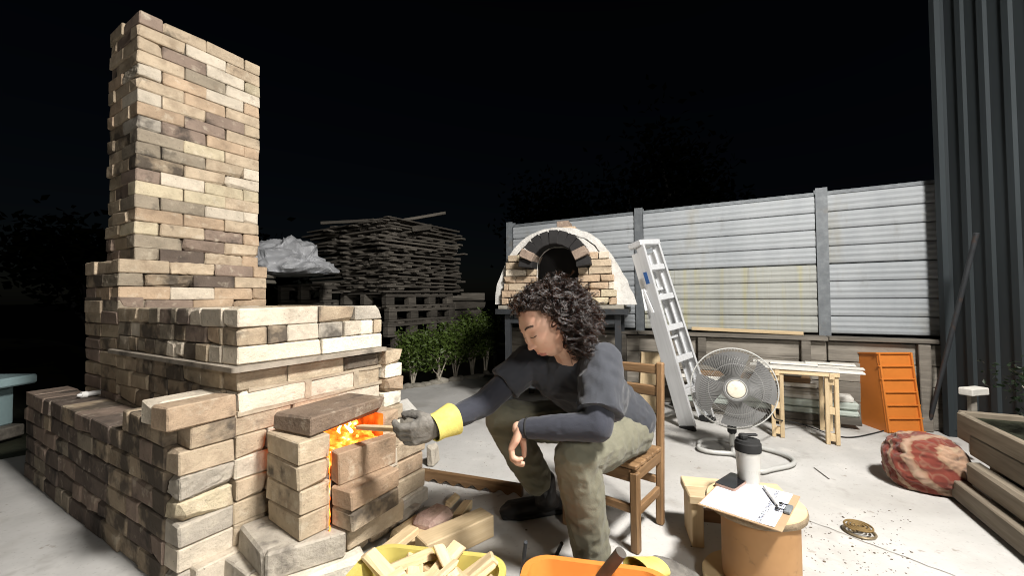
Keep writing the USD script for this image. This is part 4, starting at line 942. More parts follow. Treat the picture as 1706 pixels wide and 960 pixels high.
part(pho, 'case', rbox(pL, pW, .009, .009), 'phone_edge', PMx); part(pho, 'screen', rbox(pL - .004, pW - .004, .0012, .008), 'phone_glass', PMx @ T(0, 0, .0050))
pn = [G(x, y, SZ + .016) for x, y in ((1274, 812), (1297, 843))]
pen = thing('pen', 'white and grey ballpoint pen lying beside the clip', 'pen', pn[0]); pd_ = pn[1] - pn[0]
mat('white_plastic', ramp3((.62, .61, .58), .9, 1.1), rough=.4, vary=0)
part(pen, 'barrel', tube([pn[0], pn[0] + pd_ * .62], .0072, 10), 'white_plastic', smooth=40); part(pen, 'grip', tube([pn[0] + pd_ * .62, pn[0] + pd_ * .92, pn[1]], [.0072, .0066, .002], 10), 'white_plastic', smooth=40)
# shaker bottle
bp = G(1245, 803, SZ); bp = V(bp[0], bp[1] - .01, SZ + .001)
MATS['milky_plastic'] = usdkit.material(stage, '/World/Looks/milky_plastic', {'d': ('principled_bsdf', {'base_color': (.74, .73, .69), 'roughness': .35, 'transmission_weight': .35}), 't': ('transparent_bsdf', {}), 'm': ('mix_closure', {'fac': .25})}, [('d.BSDF', 'm.closure1'), ('t.BSDF', 'm.closure2')], surface='m.closure')
mat('powder', ramp3((.55, .52, .45)), scale=30, vary=0)
bo = thing('shaker_bottle', 'milky shaker bottle with a black lid standing behind the clipboard', 'bottle', bp)
part(bo, 'cup', lathe([(0, 0), (.036, 0), (.039, .006), (.046, .135), (.0455, .137), (.044, .134), (.037, .008), (0, .005)], 36), 'milky_plastic', T(bp), smooth=40)
part(bo, 'drink', lathe([(0, .006), (.0365, .009), (.040, .06), (0, .061)], 28), 'powder', T(bp), smooth=40)
lidm = lathe([(0, .128), (.0475, .128), (.0485, .135), (.048, .160), (.044, .164), (.043, .172), (0, .176)], 36); part(bo, 'lid', lidm, 'rubber', T(bp), smooth=40)
part(bo, 'spout', [cbox(.03, .03, .022, .006).apply_translation((-.018, 0, .184)), cbox(.06, .018, .008, .003).apply_translation((.008, 0, .19))], 'rubber', T(bp))

# ================================================================== low bench left of it
bz = .218; b0 = G(1150, 827, bz); bx = V(.975, -.22, 0); bx /= np.linalg.norm(bx); by = V(-bx[1], bx[0], 0)
ben = thing('low_bench', 'low pale plank bench partly hidden behind the log slice stool', 'bench', V(b0[0], b0[1], 0))
for k in range(2): part(ben, 'seat_plank', cbox(.40, .098, .036, .004, .001, RND), 'pale_wood', frame(b0 + bx * .195 + by * (.05 + k * .1) - V(0, 0, .018), bx))
for x in (.03, .35): part(ben, 'leg', cbox(bz - .038, .17, .048, .004), 'pale_wood', frame(b0 + bx * x + by * .10 + V(0, 0, -.038 - (bz - .038) / 2), V(0, 0, 1), by))
part(ben, 'stretcher', cbox(.27, .03, .05, .003), 'brown_wood', frame(b0 + bx * .19 + by * .1 - V(0, 0, .12), bx))

# ================================================================== tubs with kindling and tools
mat('yellow_plastic', ramp3((.52, .44, .12), .9, 1.1), scale=5, rough=.45, vary=0, bump=.06, spots=[((.35, .27, .08), 8, .6, .8, .5)])
mat('tub_orange', ramp3((.60, .22, .045), .9, 1.1), scale=5, rough=.45, vary=0, bump=.06, spots=[((.42, .16, .05), 8, .6, .8, .5)])
def tub(name, label, p0, p1, depth, rim_z, m):
    a, b = p0.copy(), p1.copy(); d = b - a; d[2] = 0; L = np.linalg.norm(d); d /= L; n = V(d[1], -d[0], 0)      # n toward the viewer
    o = (a + b) / 2 + n * depth / 2; o[2] = 0
    M = frame(o, d); th = thing(name, label, 'tub', o)
    def rr(l, w, r): return sbox(-l / 2 + r, -w / 2 + r, l / 2 - r, w / 2 - r).buffer(r, quad_segs=8)
    secs = [(0.0, -.05, .05), (.01, -.035, .06), (rim_z - .012, 0, .075)]
    rings = []
    for z, off, r in secs:
        c = np.array(rr(L + 2 * off, depth + 2 * off, r).exterior.coords)[:-1]; rings.append(np.c_[c, np.full(len(c), z)])
    c = np.array(rr(L + .03, depth + .03, .085).exterior.coords)[:-1]; rings.append(np.c_[c, np.full(len(c), rim_z - .012)]); rings.append(np.c_[c, np.full(len(c), rim_z)])
    c = np.array(rr(L - .012, depth - .012, .07).exterior.coords)[:-1]; rings.append(np.c_[c, np.full(len(c), rim_z)])
    c = np.array(rr(L - .08, depth - .08, .055).exterior.coords)[:-1]; rings.append(np.c_[c, np.full(len(c), .012)])
    k = len(rings[0]); rings = [r[:k] if len(r) >= k else r for r in rings]; V_ = np.vstack(rings); F = []
    for i in range(len(rings) - 1):
        for j in range(k):
            a0, a1, b0_, b1 = i * k + j, i * k + (j + 1) % k, (i + 1) * k + j, (i + 1) * k + (j + 1) % k; F += [(a0, a1, b1), (a0, b1, b0_)]
    for base, fl in ((0, 1), ((len(rings) - 1) * k, -1)):
        ci = len(V_); V_ = np.vstack([V_, V_[base:base + k].mean(0)])
        for j in range(k): F.append((ci, base + (j + 1) % k, base + j) if fl > 0 else (ci, base + j, base + (j + 1) % k))
    part(th, 'body', trimesh.Trimesh(V_, F, process=False), m, M, smooth=35)
    return M, L
TZ = .19
ya, yb = G(628, 908, TZ), G(842, 931, TZ)
YM, YL = tub('yellow_tub', 'yellow plastic tub full of split kindling at the bottom edge', ya, yb, .33, TZ, 'yellow_plastic')
oa, ob = G(884, 926, TZ), G(1110, 955, TZ)
OMt, OLn = tub('orange_tub', 'orange plastic tub with tools at the bottom edge', oa, ob, .30, TZ, 'tub_orange')
mat('split_wood', [(.2, (.50, .36, .19)), (.5, (.64, .49, .29)), (.8, (.74, .60, .40))], scale=5, stretch=(.7, 10, 10), bump=.35, bscale=26, vary=.22, rough=.75, spots=[((.40, .25, .12), 5, .6, .76, .5)])
rk = random.Random(11); KL = ['pale split kindling stick lying in the yellow tub']
for k in range(46):
    L, w, h = rk.uniform(.16, .30), rk.uniform(.025, .055), rk.uniform(.014, .035)
    x, y = rk.uniform(-.15, .15), rk.uniform(-.11, .11); z = .05 + .125 * (k / 46) + rk.uniform(0, .02); el = rk.uniform(-.12, .30) if k < 38 else rk.uniform(.2, .5)
    z = min(z, .158)
    ang = rk.uniform(-1.2, 1.2) + (math.pi / 2 if k % 3 == 0 else 0)
    lim = min((.19 - abs(x)) / max(abs(math.cos(ang)), .2), (.145 - abs(y)) / max(abs(math.sin(ang)), .2)) * 2
    L = max(.10, min(L, lim + .07))
    c_, s_ = math.cos(ang), math.sin(ang)
    o = (YM @ np.r_[x, y, z + .03, 1])[:3]; d = YM[:3, :3] @ V(c_ * math.cos(el), s_ * math.cos(el), math.sin(el))
    solo('kindling_stick', cbox(L, w, h, .004, .005, rk, .25), 'split_wood', KL[0], 'kindling', M=frame(o, d), group='kindling in the yellow tub')
# timber, brick chunks and sticks on the floor between kiln and tubs
def lay(name, px, py, ztop, vp, lr, ll, h, m, label, cat, c=.004, jit=.004, chip=.15, group=None):
    hb(None, px, py, ztop, vp, lr, ll, h, m, c=c, jit=jit, chip=chip, name=name, solo_=(label, cat, group))
lay('square_timber', 711, 909, .095, 1650, .33, .10, .095, 'pale_wood', 'thick square timber offcut lying in front of the shoe', 'timber', .003, .001, 0)
lay('loose_brick', 664, 845, .075, 1170, .23, .114, .073, 'brick_ash', 'grey loose brick on the floor right of the fire mouth', 'brick', .006)
lay('loose_brick', 672, 868, .04, 1100, .16, .10, .038, 'brick_ash', 'thin broken brick lying under the pink brick chunk', 'brick', .008, .006, .4)
brick_mat('brick_pink', (.44, .30, .25), .6, .5)
lay('loose_brick', 722, 872, .085, 1250, .16, .13, .08, 'brick_pink', 'pinkish broken brick chunk behind the square timber', 'brick', .01, .012, .5)
lay('loose_brick', 664, 795, .07, 1200, .12, .10, .07, 'brick_white', 'small white brick on the floor behind the fire mouth', 'brick', .005)
lay('loose_brick', 720, 745, .13, 1130, .10, .05, .13, 'brick_ash', 'broken grey brick standing upright below the gloved hand', 'brick', .008, .008, .5)
lay('kindling_slab', 690, 912, .045, 1500, .20, .11, .042, 'split_wood', 'flat split firewood piece left of the square timber', 'firewood')
lay('kindling_slab', 668, 893, .05, 1300, .16, .08, .045, 'split_wood', 'split firewood piece behind the yellow tub rim', 'firewood')
lay('kindling_slab', 770, 858, .04, 1050, .14, .05, .038, 'split_wood', 'short pale stick behind the square timber', 'firewood')
lay('kindling_slab', 640, 925, .12, 1200, .20, .06, .03, 'split_wood', 'tall split board leaning at the left end of the yellow tub', 'firewood')
lay('kindling_slab', 752, 838, .03, 1150, .10, .04, .03, 'split_wood', 'small pale offcut touching the pink brick chunk', 'firewood')
# scalloped board
wl, wr = G(687, 795), G(872, 826); wd = wr - wl; wL = np.linalg.norm(wd)
xs = np.linspace(0, wL, 90); pb = [(x, .012 + .010 * math.cos(x / wL * 2 * math.pi * 8.5)) for x in xs]
sp_ = Polygon(pb + [(wL, .062), (0, .062)]); wm = trimesh.creation.extrude_polygon(sp_, .03, engine='earcut')
solo('scalloped_board', wm, 'brown_wood', 'brown wooden strip with a scalloped lower edge lying on the floor', 'board', M=np.array(frame(wl, wd)) @ np.array([[1, 0, 0, 0], [0, 0, -1, 0], [0, 1, 0, 0], [0, 0, 0, 1.]]))
# curved bark pieces right of the kiln
for k, (px, py, L, rot, rl) in enumerate(((668, 668, .13, 1.05, .9), (672, 682, .14, .55, .5))):
    o = G(px, py, .40 - .05 * k); a = np.linspace(-.6, .6, 7); r = .075
    ring_ = [(math.sin(t) * r, math.cos(t) * r - r) for t in a] + [(math.sin(t) * (r - .009), math.cos(t) * (r - .009) - r) for t in a[::-1]]
    bm_ = trimesh.creation.extrude_polygon(Polygon(ring_), L, engine='earcut'); v = bm_.vertices.copy(); v += (meshkit.noise(v * 60) [:, None] - .5) * .006
    solo('bark_slab', trimesh.Trimesh(v, bm_.faces), ['white_board', 'grey_wood'][k], ['curved pale bark slab propped up right of the kiln', 'curved grey bark slab lying beside the fire mouth pillar'][k], 'bark', M=frame(o, V(math.cos(rot), math.sin(rot) * .4, .25), V(0, -.5, .8)))
for i in range(4):                                                     # low brick stack that carries them
    o = G(650, 741, .36); o[2] = .36 - i * .09
    solo('stacked_brick', cbox(.23, .12, .087, .006, .003, RND, .15), BT['tobc'[i]], ['top', 'second', 'third', 'bottom'][i] + ' brick of the small stack right of the fire mouth', 'brick', M=frame(o + V(.02 - .008 * (i % 2), .1, -.0435), E1))
# rods standing between the tubs
for k, (a, b) in enumerate((((868, 965), (876, 904)), ((925, 930), (936, 906)))):
    o = G(a[0], a[1], .0 if k == 0 else .0); q1 = D(b[0], b[1], G(a[0], a[1] + 8, .0)[1] - .05)
    solo('iron_rod', tube([o, q1], .007, 8), 'dark_steel', ['dark iron rod standing between the two tubs', 'short iron rod behind the orange tub'][k], 'rod', smooth=40)
# pipe and gloves on the orange tub
mat('burnt_pipe', ramp3((.10, .09, .08)), scale=15, bump=.3, metallic=.3, rough=.5)
p0, p1 = G(1035, 921, .26), G(985, 985, .10)
solo('iron_pipe', tube([p0, p1], .018, 16), 'burnt_pipe', 'burnt iron pipe leaning out of the orange tub', 'pipe', smooth=40)
mat('glove_grey', ramp3((.16, .148, .13)), scale=18, bump=.4, bscale=120, vary=0, spots=[((.06, .055, .05), 9, .5, .66, .8)]); mat('glove_yellow', ramp3((.60, .52, .14)), scale=18, bump=.4, bscale=140, vary=0, spots=[((.3, .24, .08), 12, .58, .72, .6)])
# burner on the wing wall
bn = thing('gas_burner', 'shiny metal burner tube lying on top of the low wing wall', 'burner', G(160, 655, .52)); b0_, b1_ = G(128, 660, .523), G(190, 650, .523)
mat('bright_metal', ramp3((.58, .57, .55), .9, 1.1), metallic=.25, rough=.3, vary=0)
part(bn, 'tube', tube([b0_ + (b1_ - b0_) * .22, b1_], .014, 14), 'bright_metal', smooth=40); part(bn, 'collar', tube([b0_ + (b1_ - b0_) * .1, b0_ + (b1_ - b0_) * .26], .018, 14), 'white_plastic', smooth=40)
part(bn, 'nozzle', tube([b0_, b0_ + (b1_ - b0_) * .10], [.008, .014], 12), 'bright_metal', smooth=40)
# chips and dirt scattered on the floor
rg_ = np.random.default_rng(5); ch = []
for k in range(300):
    if k < 170: p = G(rg_.uniform(1340, 1520), rg_.uniform(850, 975))
    elif k < 220: p = G(rg_.uniform(700, 820), rg_.uniform(720, 850))
    else: p = G(rg_.uniform(700, 1560), rg_.uniform(690, 960))
    s = rg_.uniform(.0012, .0035) * (1 if k % 11 else 2.0); b = trimesh.creation.icosphere(0, s); b.vertices *= rg_.uniform(.5, 1.6, 3) * V(1, 1, .4); b.apply_translation(p + V(0, 0, s * .3)); ch.append(b)
mat('litter', ramp3((.10, .075, .05)), vary=0)
solo('floor_litter', trimesh.util.concatenate(ch), 'litter', 'dark wood chips and crumbs scattered on the concrete', 'litter', M=np.eye(4), kind='stuff')
lay('floor_stick', 1383, 798, .006, 980, .16, .008, .006, 'old_wood', 'thin twig lying on the concrete right of the fan', 'stick', .001, .001, 0)
# ================================================================== chair
CB, CF_ = G(1100, 874), G(1060, 921)
cfx = CF_ - CB; cfx[2] = 0; cdep = np.linalg.norm(cfx); cfx /= cdep; csd = V(cfx[1], -cfx[0], 0)          # csd: to the sitter's right
if csd[0] > 0: csd = -csd
ch_ = thing('wooden_chair', 'small old brown wooden chair under the seated woman', 'chair', CB)
CWd, SH_ = .33, .345
def CHM(f, s, z): return CB + cfx * f + csd * s + V(0, 0, z)
for s in (0, CWd):
    m, M = bar(CHM(0, s, 0), CHM(-.035, s, .735), .034, .030, .006, up=cfx); part(ch_, 'back_post', m, 'brown_wood', M)
    m, M = bar(CHM(cdep, s, 0), CHM(cdep, s, SH_ - .02), .036, .036, .006, up=cfx); part(ch_, 'front_leg', m, 'brown_wood', M)
    m, M = bar(CHM(.02, s, .16), CHM(cdep - .02, s, .16), .02, .04, .004); part(ch_, 'side_stretcher', m, 'brown_wood', M)
    m, M = bar(CHM(.0, s, SH_ - .035), CHM(cdep, s, SH_ - .035), .022, .05, .004); part(ch_, 'seat_rail', m, 'brown_wood', M)
for f, z, h in ((0, .20, .035), (cdep, .17, .035), (0.0, SH_ - .04, .05), (cdep, SH_ - .04, .05)):
    m, M = bar(CHM(f, .015, z), CHM(f, CWd - .015, z), .02, h, .004); part(ch_, 'stretcher', m, 'brown_wood', M)
for z, h in ((.70, .045), (.60, .05)):
    m, M = bar(CHM(-.035 * z / .735, .012, z), CHM(-.035 * z / .735, CWd - .012, z), .02, h, .006); part(ch_, 'back_rail', m, 'brown_wood', M)
for k in range(5):
    m, M = bar(CHM(.03 + k * (cdep - .02) / 4.3, -.015, SH_ + .002), CHM(.03 + k * (cdep - .02) / 4.3, CWd + .015, SH_ + .002), cdep / 5.2, .02, .005); part(ch_, 'seat_slat', m, 'brown_wood', M)

# ================================================================== person
mat('skin', ramp3((.56, .345, .245), .92, 1.06), scale=12, bump=.12, bscale=150, rough=.5, vary=0, spec=.35, bdist=.002, spots=[((.52, .25, .17), 22, .48, .70, .55), ((.36, .20, .14), 60, .62, .72, .35)])
mat('tshirt', ramp3((.046, .049, .057), .85, 1.15), scale=14, bump=.25, bscale=160, rough=.95, vary=0, spec=.1, sheen=.15)
mat('sleeve_cloth', ramp3((.034, .036, .046), .88, 1.12), scale=14, bump=.2, bscale=220, rough=.9, vary=0, spec=.12, sheen=.15)
mat('trouser_cloth', ramp3((.145, .14, .102), .82, 1.15), scale=9, bump=.3, bscale=170, rough=.95, vary=0, spec=.1, sheen=.1)
mat('boot_black', ramp3((.014, .013, .013)), scale=18, bump=.35, rough=.5, vary=0, spec=.4)
mat('lip', ramp3((.42, .17, .13), .95, 1.05), rough=.45, vary=0); mat('brow_hair', ramp3((.07, .042, .03)), rough=.8, vary=0)
def sph(c, r, lvl=3):
    b = trimesh.creation.icosphere(lvl, r); b.apply_translation(c); return np.asarray(b.vertices)
def hull(items):
    """manifold hull of (centre, radius) balls"""
    return m3.Manifold.hull_points(np.vstack([sph(c, r, 2) for c, r in items]))
def union(ms): return m3.Manifold.batch_boolean(ms, m3.OpType.Add)
def to_tri(M, ref=.012, it=14):
    M = M.refine_to_length(ref); a = M.to_mesh(); t = trimesh.Trimesh(np.array(a.vert_properties[:, :3], float), np.array(a.tri_verts), process=True)
    if it: trimesh.smoothing.filter_taubin(t, lamb=.5, nu=.53, iterations=it)
    return t
def chain(pts, rad): return [hull([(pts[i], rad[i]), (pts[i + 1], rad[i + 1])]) for i in range(len(pts) - 1)]
LFT = -csd                                                            # sitter's left
pel = V(*CHM(cdep * .42, CWd / 2, SH_ + .10)); FWD = cfx
hipL, hipR = pel + LFT * .085 + FWD * .02, pel - LFT * .085 + FWD * .02
neck = D(950, 594, 1.58); headc = D(909, 541, 1.49)
shL, shR = D(1003, 603, 1.50), D(882, 602, 1.70)
elL, wrL = D(996, 711, 1.37), D(873, 714, 1.45)
elR, wrR = D(808, 672, 1.63), D(734, 708, 1.48)
knR, anR = D(840, 700, 1.74), D(906, 822, 1.85)
knL, anL = D(962, 764, 1.46), D(986, 922, 1.54); anL[2] = .085
waist = pel * .62 + neck * .38 + FWD * -.03 + V(0, 0, .0); chest = pel * .30 + neck * .70 - V(0, 0, .03)
chL, chR = chest * .6 + shL * .4, chest * .6 + shR * .4
per = thing('person', 'person with dark curly hair seated on a chair, feeding a stick into the kiln', 'person', V(pel[0], pel[1], 0))

# --- head, local x = face forward, y = sitter's left, z = up
hf = V(-.80, -.46, -.48); hf /= np.linalg.norm(hf); hup = V(-.26, .02, 1.0); hy = np.cross(hup, hf); hy /= np.linalg.norm(hy); hz = np.cross(hf, hy)
HM = np.eye(4); HS = 1.05; HM[:3, 0], HM[:3, 1], HM[:3, 2], HM[:3, 3] = hf * HS, hy * HS, hz * HS, headc
b = trimesh.creation.icosphere(6, 1); d = b.vertices.copy()
gs = lambda a, s: np.exp(-(a / s) ** 2)
x, y, z = d[:, 0], d[:, 1], d[:, 2]
P = d * V(.096, .074, .112)
low = np.clip(-z, 0, 1)
P[:, 1] *= 1 - .34 * low ** 1.6
P[:, 0] = np.where(x > 0, P[:, 0] * (1 - .02 * low), P[:, 0] * (1 - .30 * low ** 1.2))
P[:, 0] -= .010 * gs(y, .5) * (x > 0) * np.clip(x, 0, 1) ** 2 * (1 - low)
Y_, Z_ = P[:, 1].copy(), P[:, 2] + .010; fr = np.clip(x, 0, 1) ** .6
dx = np.zeros(len(P))
dx += .005 * gs(Z_ - .034, .013) * gs(np.abs(Y_) - .025, .03)
dx -= .0105 * gs(Z_ - .016, .014) * gs(np.abs(Y_) - .031, .016)
dx += .0060 * gs(Z_ - .013, .0085) * gs(np.abs(Y_) - .031, .0135)
nz = np.clip((.026 - Z_) / .058, 0, 1)
dx += (.003 + .012 * nz ** 1.3) * gs(Y_, .0065 + .006 * nz) * (Z_ > -.034) * np.clip((.034 - Z_) / .012, 0, 1)
dx += .012 * gs(Z_ + .026, .010) * gs(Y_, .010) * .5 + .008 * gs(Z_ + .029, .007) * gs(np.abs(Y_) - .012, .006)
dx += .005 * gs(Z_ + .012, .02) * gs(np.abs(Y_) - .043, .018)
dx += .0085 * gs(Z_ + .066, .012) * gs(Y_, .026)
dx += .0035 * gs(Z_ + .060, .0042) * gs(Y_, .019) + .0040 * gs(Z_ + .073, .0048) * gs(Y_, .016) - .0042 * gs(Z_ + .0665, .0022) * gs(Y_, .021)
dx -= .004 * gs(Z_ + .085, .006) * gs(Y_, .02)
dx += .009 * gs(Z_ + .102, .014) * gs(Y_, .02)
P[:, 0] += dx * fr
for s in (-1, 1): P[:, 1] += s * .006 * gs(P[:, 0] + .005, .012) * gs(Z_ + .005, .025) * (np.sign(y) == s)
head = trimesh.Trimesh(P, b.faces, process=False)
def face_patch(sel, off, mname, nm):
    n = head.vertex_normals; keep = sel[head.faces].all(1)
    if keep.sum() < 2: return
    v = P + n * off; part(per, nm, trimesh.Trimesh(v, head.faces[keep], process=False), mname, HM, smooth=True)
fx_ = x > .25
face_patch(fx_ & (np.abs(Y_) < .023 - np.abs(Z_ + .0665) * .9) & (Z_ > -.077) & (Z_ < -.0565), .0005, 'lip', 'lips')
for s in (-1, 1):
    yy = Y_ * s
    face_patch(fx_ & (yy > .013) & (yy < .049) & (np.abs(Z_ - (.036 + .006 * np.sin((yy - .013) / .036 * 2.6))) < .0042), .0012, 'brow_hair', 'eyebrow')
    face_patch(fx_ & (yy > .017) & (yy < .046) & (np.abs(Z_ - (.0075 - .004 * np.sin((yy - .017) / .029 * 3.1))) < .0026), .0010, 'brow_hair', 'eyelash')

# --- hands
def hand(origin, xd, yd, curl, r=.0085, spread=.04, palm=.083, w=.036, thumb=(.5, .4), flat=.012):
    """balls-and-hull hand: xd toward the fingers, yd toward the thumb; curl = bend of each joint (radians)"""
    xd = xd / np.linalg.norm(xd); yd = yd - xd * (xd @ yd); yd /= np.linalg.norm(yd); zd = np.cross(xd, yd); zd = zd * curl[3]     # zd: away from the palm
    Q = lambda a, b_, c: origin + xd * a + yd * b_ + zd * c
    ms = [hull([(Q(0, .016, 0), r * 1.7), (Q(0, -.016, 0), r * 1.7), (Q(palm, w * .78, 0), r * 1.15), (Q(palm * .96, -w * .8, 0), r * 1.1), (Q(palm * .5, w * .95, -.004), r * 1.3), (Q(palm * .5, -w * .9, -.004), r * 1.25)])]
    for i, (oy, L) in enumerate(((w * .78, .074), (w * .27, .083), (-w * .25, .077), (-w * .76, .060))):
        a = spread * (1.5 - i); p = Q(palm * (1.0 if i < 3 else .95), oy, 0); ang = 0; pts = [p]
        for j, f in enumerate((.46, .30, .24)):
            ang += curl[j] * (1 + .12 * (i - 1.5))
            dd = xd * math.cos(ang) * math.cos(a) + yd * math.sin(a) - zd * math.sin(ang); p = p + dd * L * f; pts.append(p)
        ms += chain(pts, [r * 1.12, r * 1.02, r * .94, r * .80])
    p0_ = Q(.022, w * .75, -.006); p1_ = p0_ + (xd * .6 + yd * thumb[0] * 1.2 - zd * thumb[1]) * .042; p2_ = p1_ + (xd * .85 + yd * thumb[0] * .5 - zd * thumb[1]) * .030; p3_ = p2_ + (xd * .9 - zd * thumb[1] * .8) * .024
    ms += chain([p0_, p1_, p2_, p3_], [r * 1.7, r * 1.3, r * 1.1, r * .85])
    return ms
fl_ = (wrL - elL) / np.linalg.norm(wrL - elL)
hx = D(846, 770, 1.45) - D(873, 714, 1.45); handL = hand(wrL + fl_ * .012, hx, V(.15, .95, .1), (.55, .75, .6, -1), r=.0094, spread=.015, palm=.076, w=.031, thumb=(.35, .55))
# orientation check: the fingers must bend toward the body (to the right)
hm_ = to_tri(head if False else m3.Manifold(m3.Mesh(np.asarray(xf(head, HM).vertices, np.float32), np.asarray(head.faces, np.uint32))), 1.0, 0) if False else None
body_ms = [m3.Manifold(m3.Mesh(np.asarray(xf(head, HM).vertices, np.float32), np.asarray(head.faces, np.uint32)))]
nk0 = headc - hz * .06 - hf * .025
torso = [hull([(hipL, .10), (hipR, .10), (waist, .105)]), hull([(waist, .105), (chL, .09), (chR, .09)]), hull([(chL, .09), (chR, .09), (neck - hz * .02, .055)]), hull([(shL, .045), (chL, .08)]), hull([(shR, .045), (chR, .08)])]
limbs = chain([shL, elL, wrL], [.045, .038, .027]) + chain([shR, elR, wrR], [.045, .038, .027]) + chain([hipL, knL, anL], [.085, .055, .038]) + chain([hipR, knR, anR], [.085, .055, .038])
rest = union(torso + limbs + [hull([(neck, .055), (nk0, .05)])])
hl = union(handL + [hull([(wrL, .024), (wrL + fl_ * .02, .024)])])
bt = to_tri(rest, .02, 8); ht = to_tri(hl, .0035, 9)
asM = lambda t: m3.Manifold(m3.Mesh(np.asarray(t.vertices, np.float32), np.asarray(t.faces, np.uint32)))
try:
    bm = union(body_ms + [asM(bt), asM(ht)]).to_mesh(); bodyt = trimesh.Trimesh(np.array(bm.vert_properties[:, :3], float), np.array(bm.tri_verts), process=False)
except Exception:
    bodyt = trimesh.util.concatenate([xf(head, HM), bt, ht])
part(per, 'body', bodyt, 'skin', M=T(pel), smooth=50) if False else part(per, 'body', bodyt, 'skin', smooth=50)

# --- clothing
def cloth(ms, ref=.009, it=12, amp=.006, sc=22, seed=0, aniso=(1, 1, 1), grow=0.0):
    t = to_tri(union(ms), ref, it); v = np.asarray(t.vertices); n = np.asarray(t.vertex_normals)
    f = .65 * (ridged(v * V(*aniso) + seed, sc * .7) ** 2 - .55) + .5 * (ridged(v[:, [1, 2, 0]] * V(*aniso) + seed + 3, sc * 1.5) ** 2 - .55); g = meshkit.fbm(v * sc * 2.2 + seed, 2) - .5
    t.vertices = v + n * (grow + amp * (1.6 * f + .5 * g))[:, None]; return t
def hull_disc(c, r, e, re):
    d_ = (e - c) / np.linalg.norm(e - c); a_ = np.cross(d_, V(0, 0, 1)); a_ /= np.linalg.norm(a_); b_ = np.cross(d_, a_)
    ringp = [e + (a_ * math.cos(t) + b_ * math.sin(t)) * re for t in np.linspace(0, 2 * math.pi, 24, endpoint=False)]
    return m3.Manifold.hull_points(np.vstack([sph(c, r, 2), ringp, [q + d_ * -.01 for q in ringp]]))
def lerp(a, b, t): return a * (1 - t) + b * t
kfold = V(0, 0, -.02)
tro = [hull([(hipL, .106), (hipR, .106), (waist * .55 + pel * .45, .110)]), hull([(hipL, .102), (knL + V(0, 0, -.0), .078)]), hull([(hipR, .102), (knR, .074)]),
       hull([(knL, .078), (lerp(knL, anL, .4), .074)]), hull([(lerp(knL, anL, .4), .074), (lerp(knL, anL, .92), .068)]), hull([(knR, .076), (lerp(knR, anR, .4), .072)]), hull([(lerp(knR, anR, .4), .072), (lerp(knR, anR, .80), .064)])]
part(per, 'trousers', cloth(tro, amp=.012, sc=13, seed=3, aniso=(1, 1, .45)), 'trouser_cloth', smooth=True)
sl_end = lerp(shL, elL, .80); sr_end = lerp(shR, elR, .55)
shirt = [hull([(hipL + V(0, 0, .045), .108), (hipR + V(0, 0, .045), .108), (waist, .124)]), hull([(waist, .124), (chL, .106), (chR, .106)]), hull([(chL, .106), (chR, .106), (neck - V(0, 0, .012) - FWD * .01, .056)]),
         hull([(shL, .066), (chL, .10)]), hull([(shR, .064), (chR, .10)]), hull_disc(shL, .070, sl_end, .079), hull_disc(shR, .067, sr_end, .069)]
part(per, 'tshirt', cloth(shirt, amp=.012, sc=11, seed=9, aniso=(1, 1, .7)), 'tshirt', smooth=True)
slv = chain([lerp(shL, elL, .5), elL, lerp(elL, wrL, .5), lerp(elL, wrL, .97)], [.054, .050, .044, .034])
part(per, 'sleeve', cloth(slv, ref=.009, amp=.0025, sc=30, seed=2), 'sleeve_cloth', smooth=True)
slv = chain([lerp(shR, elR, .4), elR, lerp(elR, wrR, .5), lerp(elR, wrR, .98)], [.054, .050, .044, .036])
part(per, 'sleeve', cloth(slv, ref=.009, amp=.0025, sc=30, seed=5), 'sleeve_cloth', smooth=True)
wb = wrL - fl_ * .012; wy = np.cross(fl_, V(0, 0, 1)); wy /= np.linalg.norm(wy); wz = np.cross(wy, fl_)
part(per, 'wristband', tube([wb + (wy * math.cos(a) + wz * math.sin(a)) * .033 for a in np.linspace(0, 2 * math.pi, 28, endpoint=False)], .0045, 8, closed=True), 'rubber', smooth=40)

# --- glove on the reaching hand, closed round the stick
fr_ = (wrR - elR) / np.linalg.norm(wrR - elR)
s0_, s1_ = D(598, 712, 1.68), D(698, 717, 1.45)
gx = D(672, 728, 1.43) - wrR; gm = hand(wrR + fr_ * .02, gx, V(.0, -.3, .9), (.45, .75, .5, -1), r=.0125, palm=.085, w=.040, thumb=(.35, .55))
part(per, 'glove', cloth(gm, ref=.0042, it=8, amp=.0022, sc=48, seed=4), 'glove_grey', smooth=True, label='dirty grey work glove on the reaching hand')
c0a, c1a = wrR + fr_ * .035, wrR - fr_ * .055
cuffp = np.array([(.046, 0), (.050, .03), (.060, .09), (.057, .09), (.046, .03), (.043, 0), (.046, 0)])
cuff = lathe(cuffp, 36); v = cuff.vertices.copy(); v[:, :2] *= 1 + .10 * (meshkit.fbm(v * 25, 2)[:, None] - .5) * 2
cM = np.eye(4); zc_ = -fr_; xc_ = np.cross(zc_, V(0, 0, 1)); xc_ /= np.linalg.norm(xc_); cM[:3, 0], cM[:3, 1], cM[:3, 2], cM[:3, 3] = xc_, np.cross(zc_, xc_), zc_, c0a
part(per, 'glove_cuff', trimesh.Trimesh(v, cuff.faces, process=False), 'glove_yellow', cM, smooth=50)
m, M = bar(s0_, s1_, .03, .016, .002); solo('feeding_stick', m, 'split_wood', 'pale flat stick held in the glove and pushed into the fire mouth', 'stick', M=M)
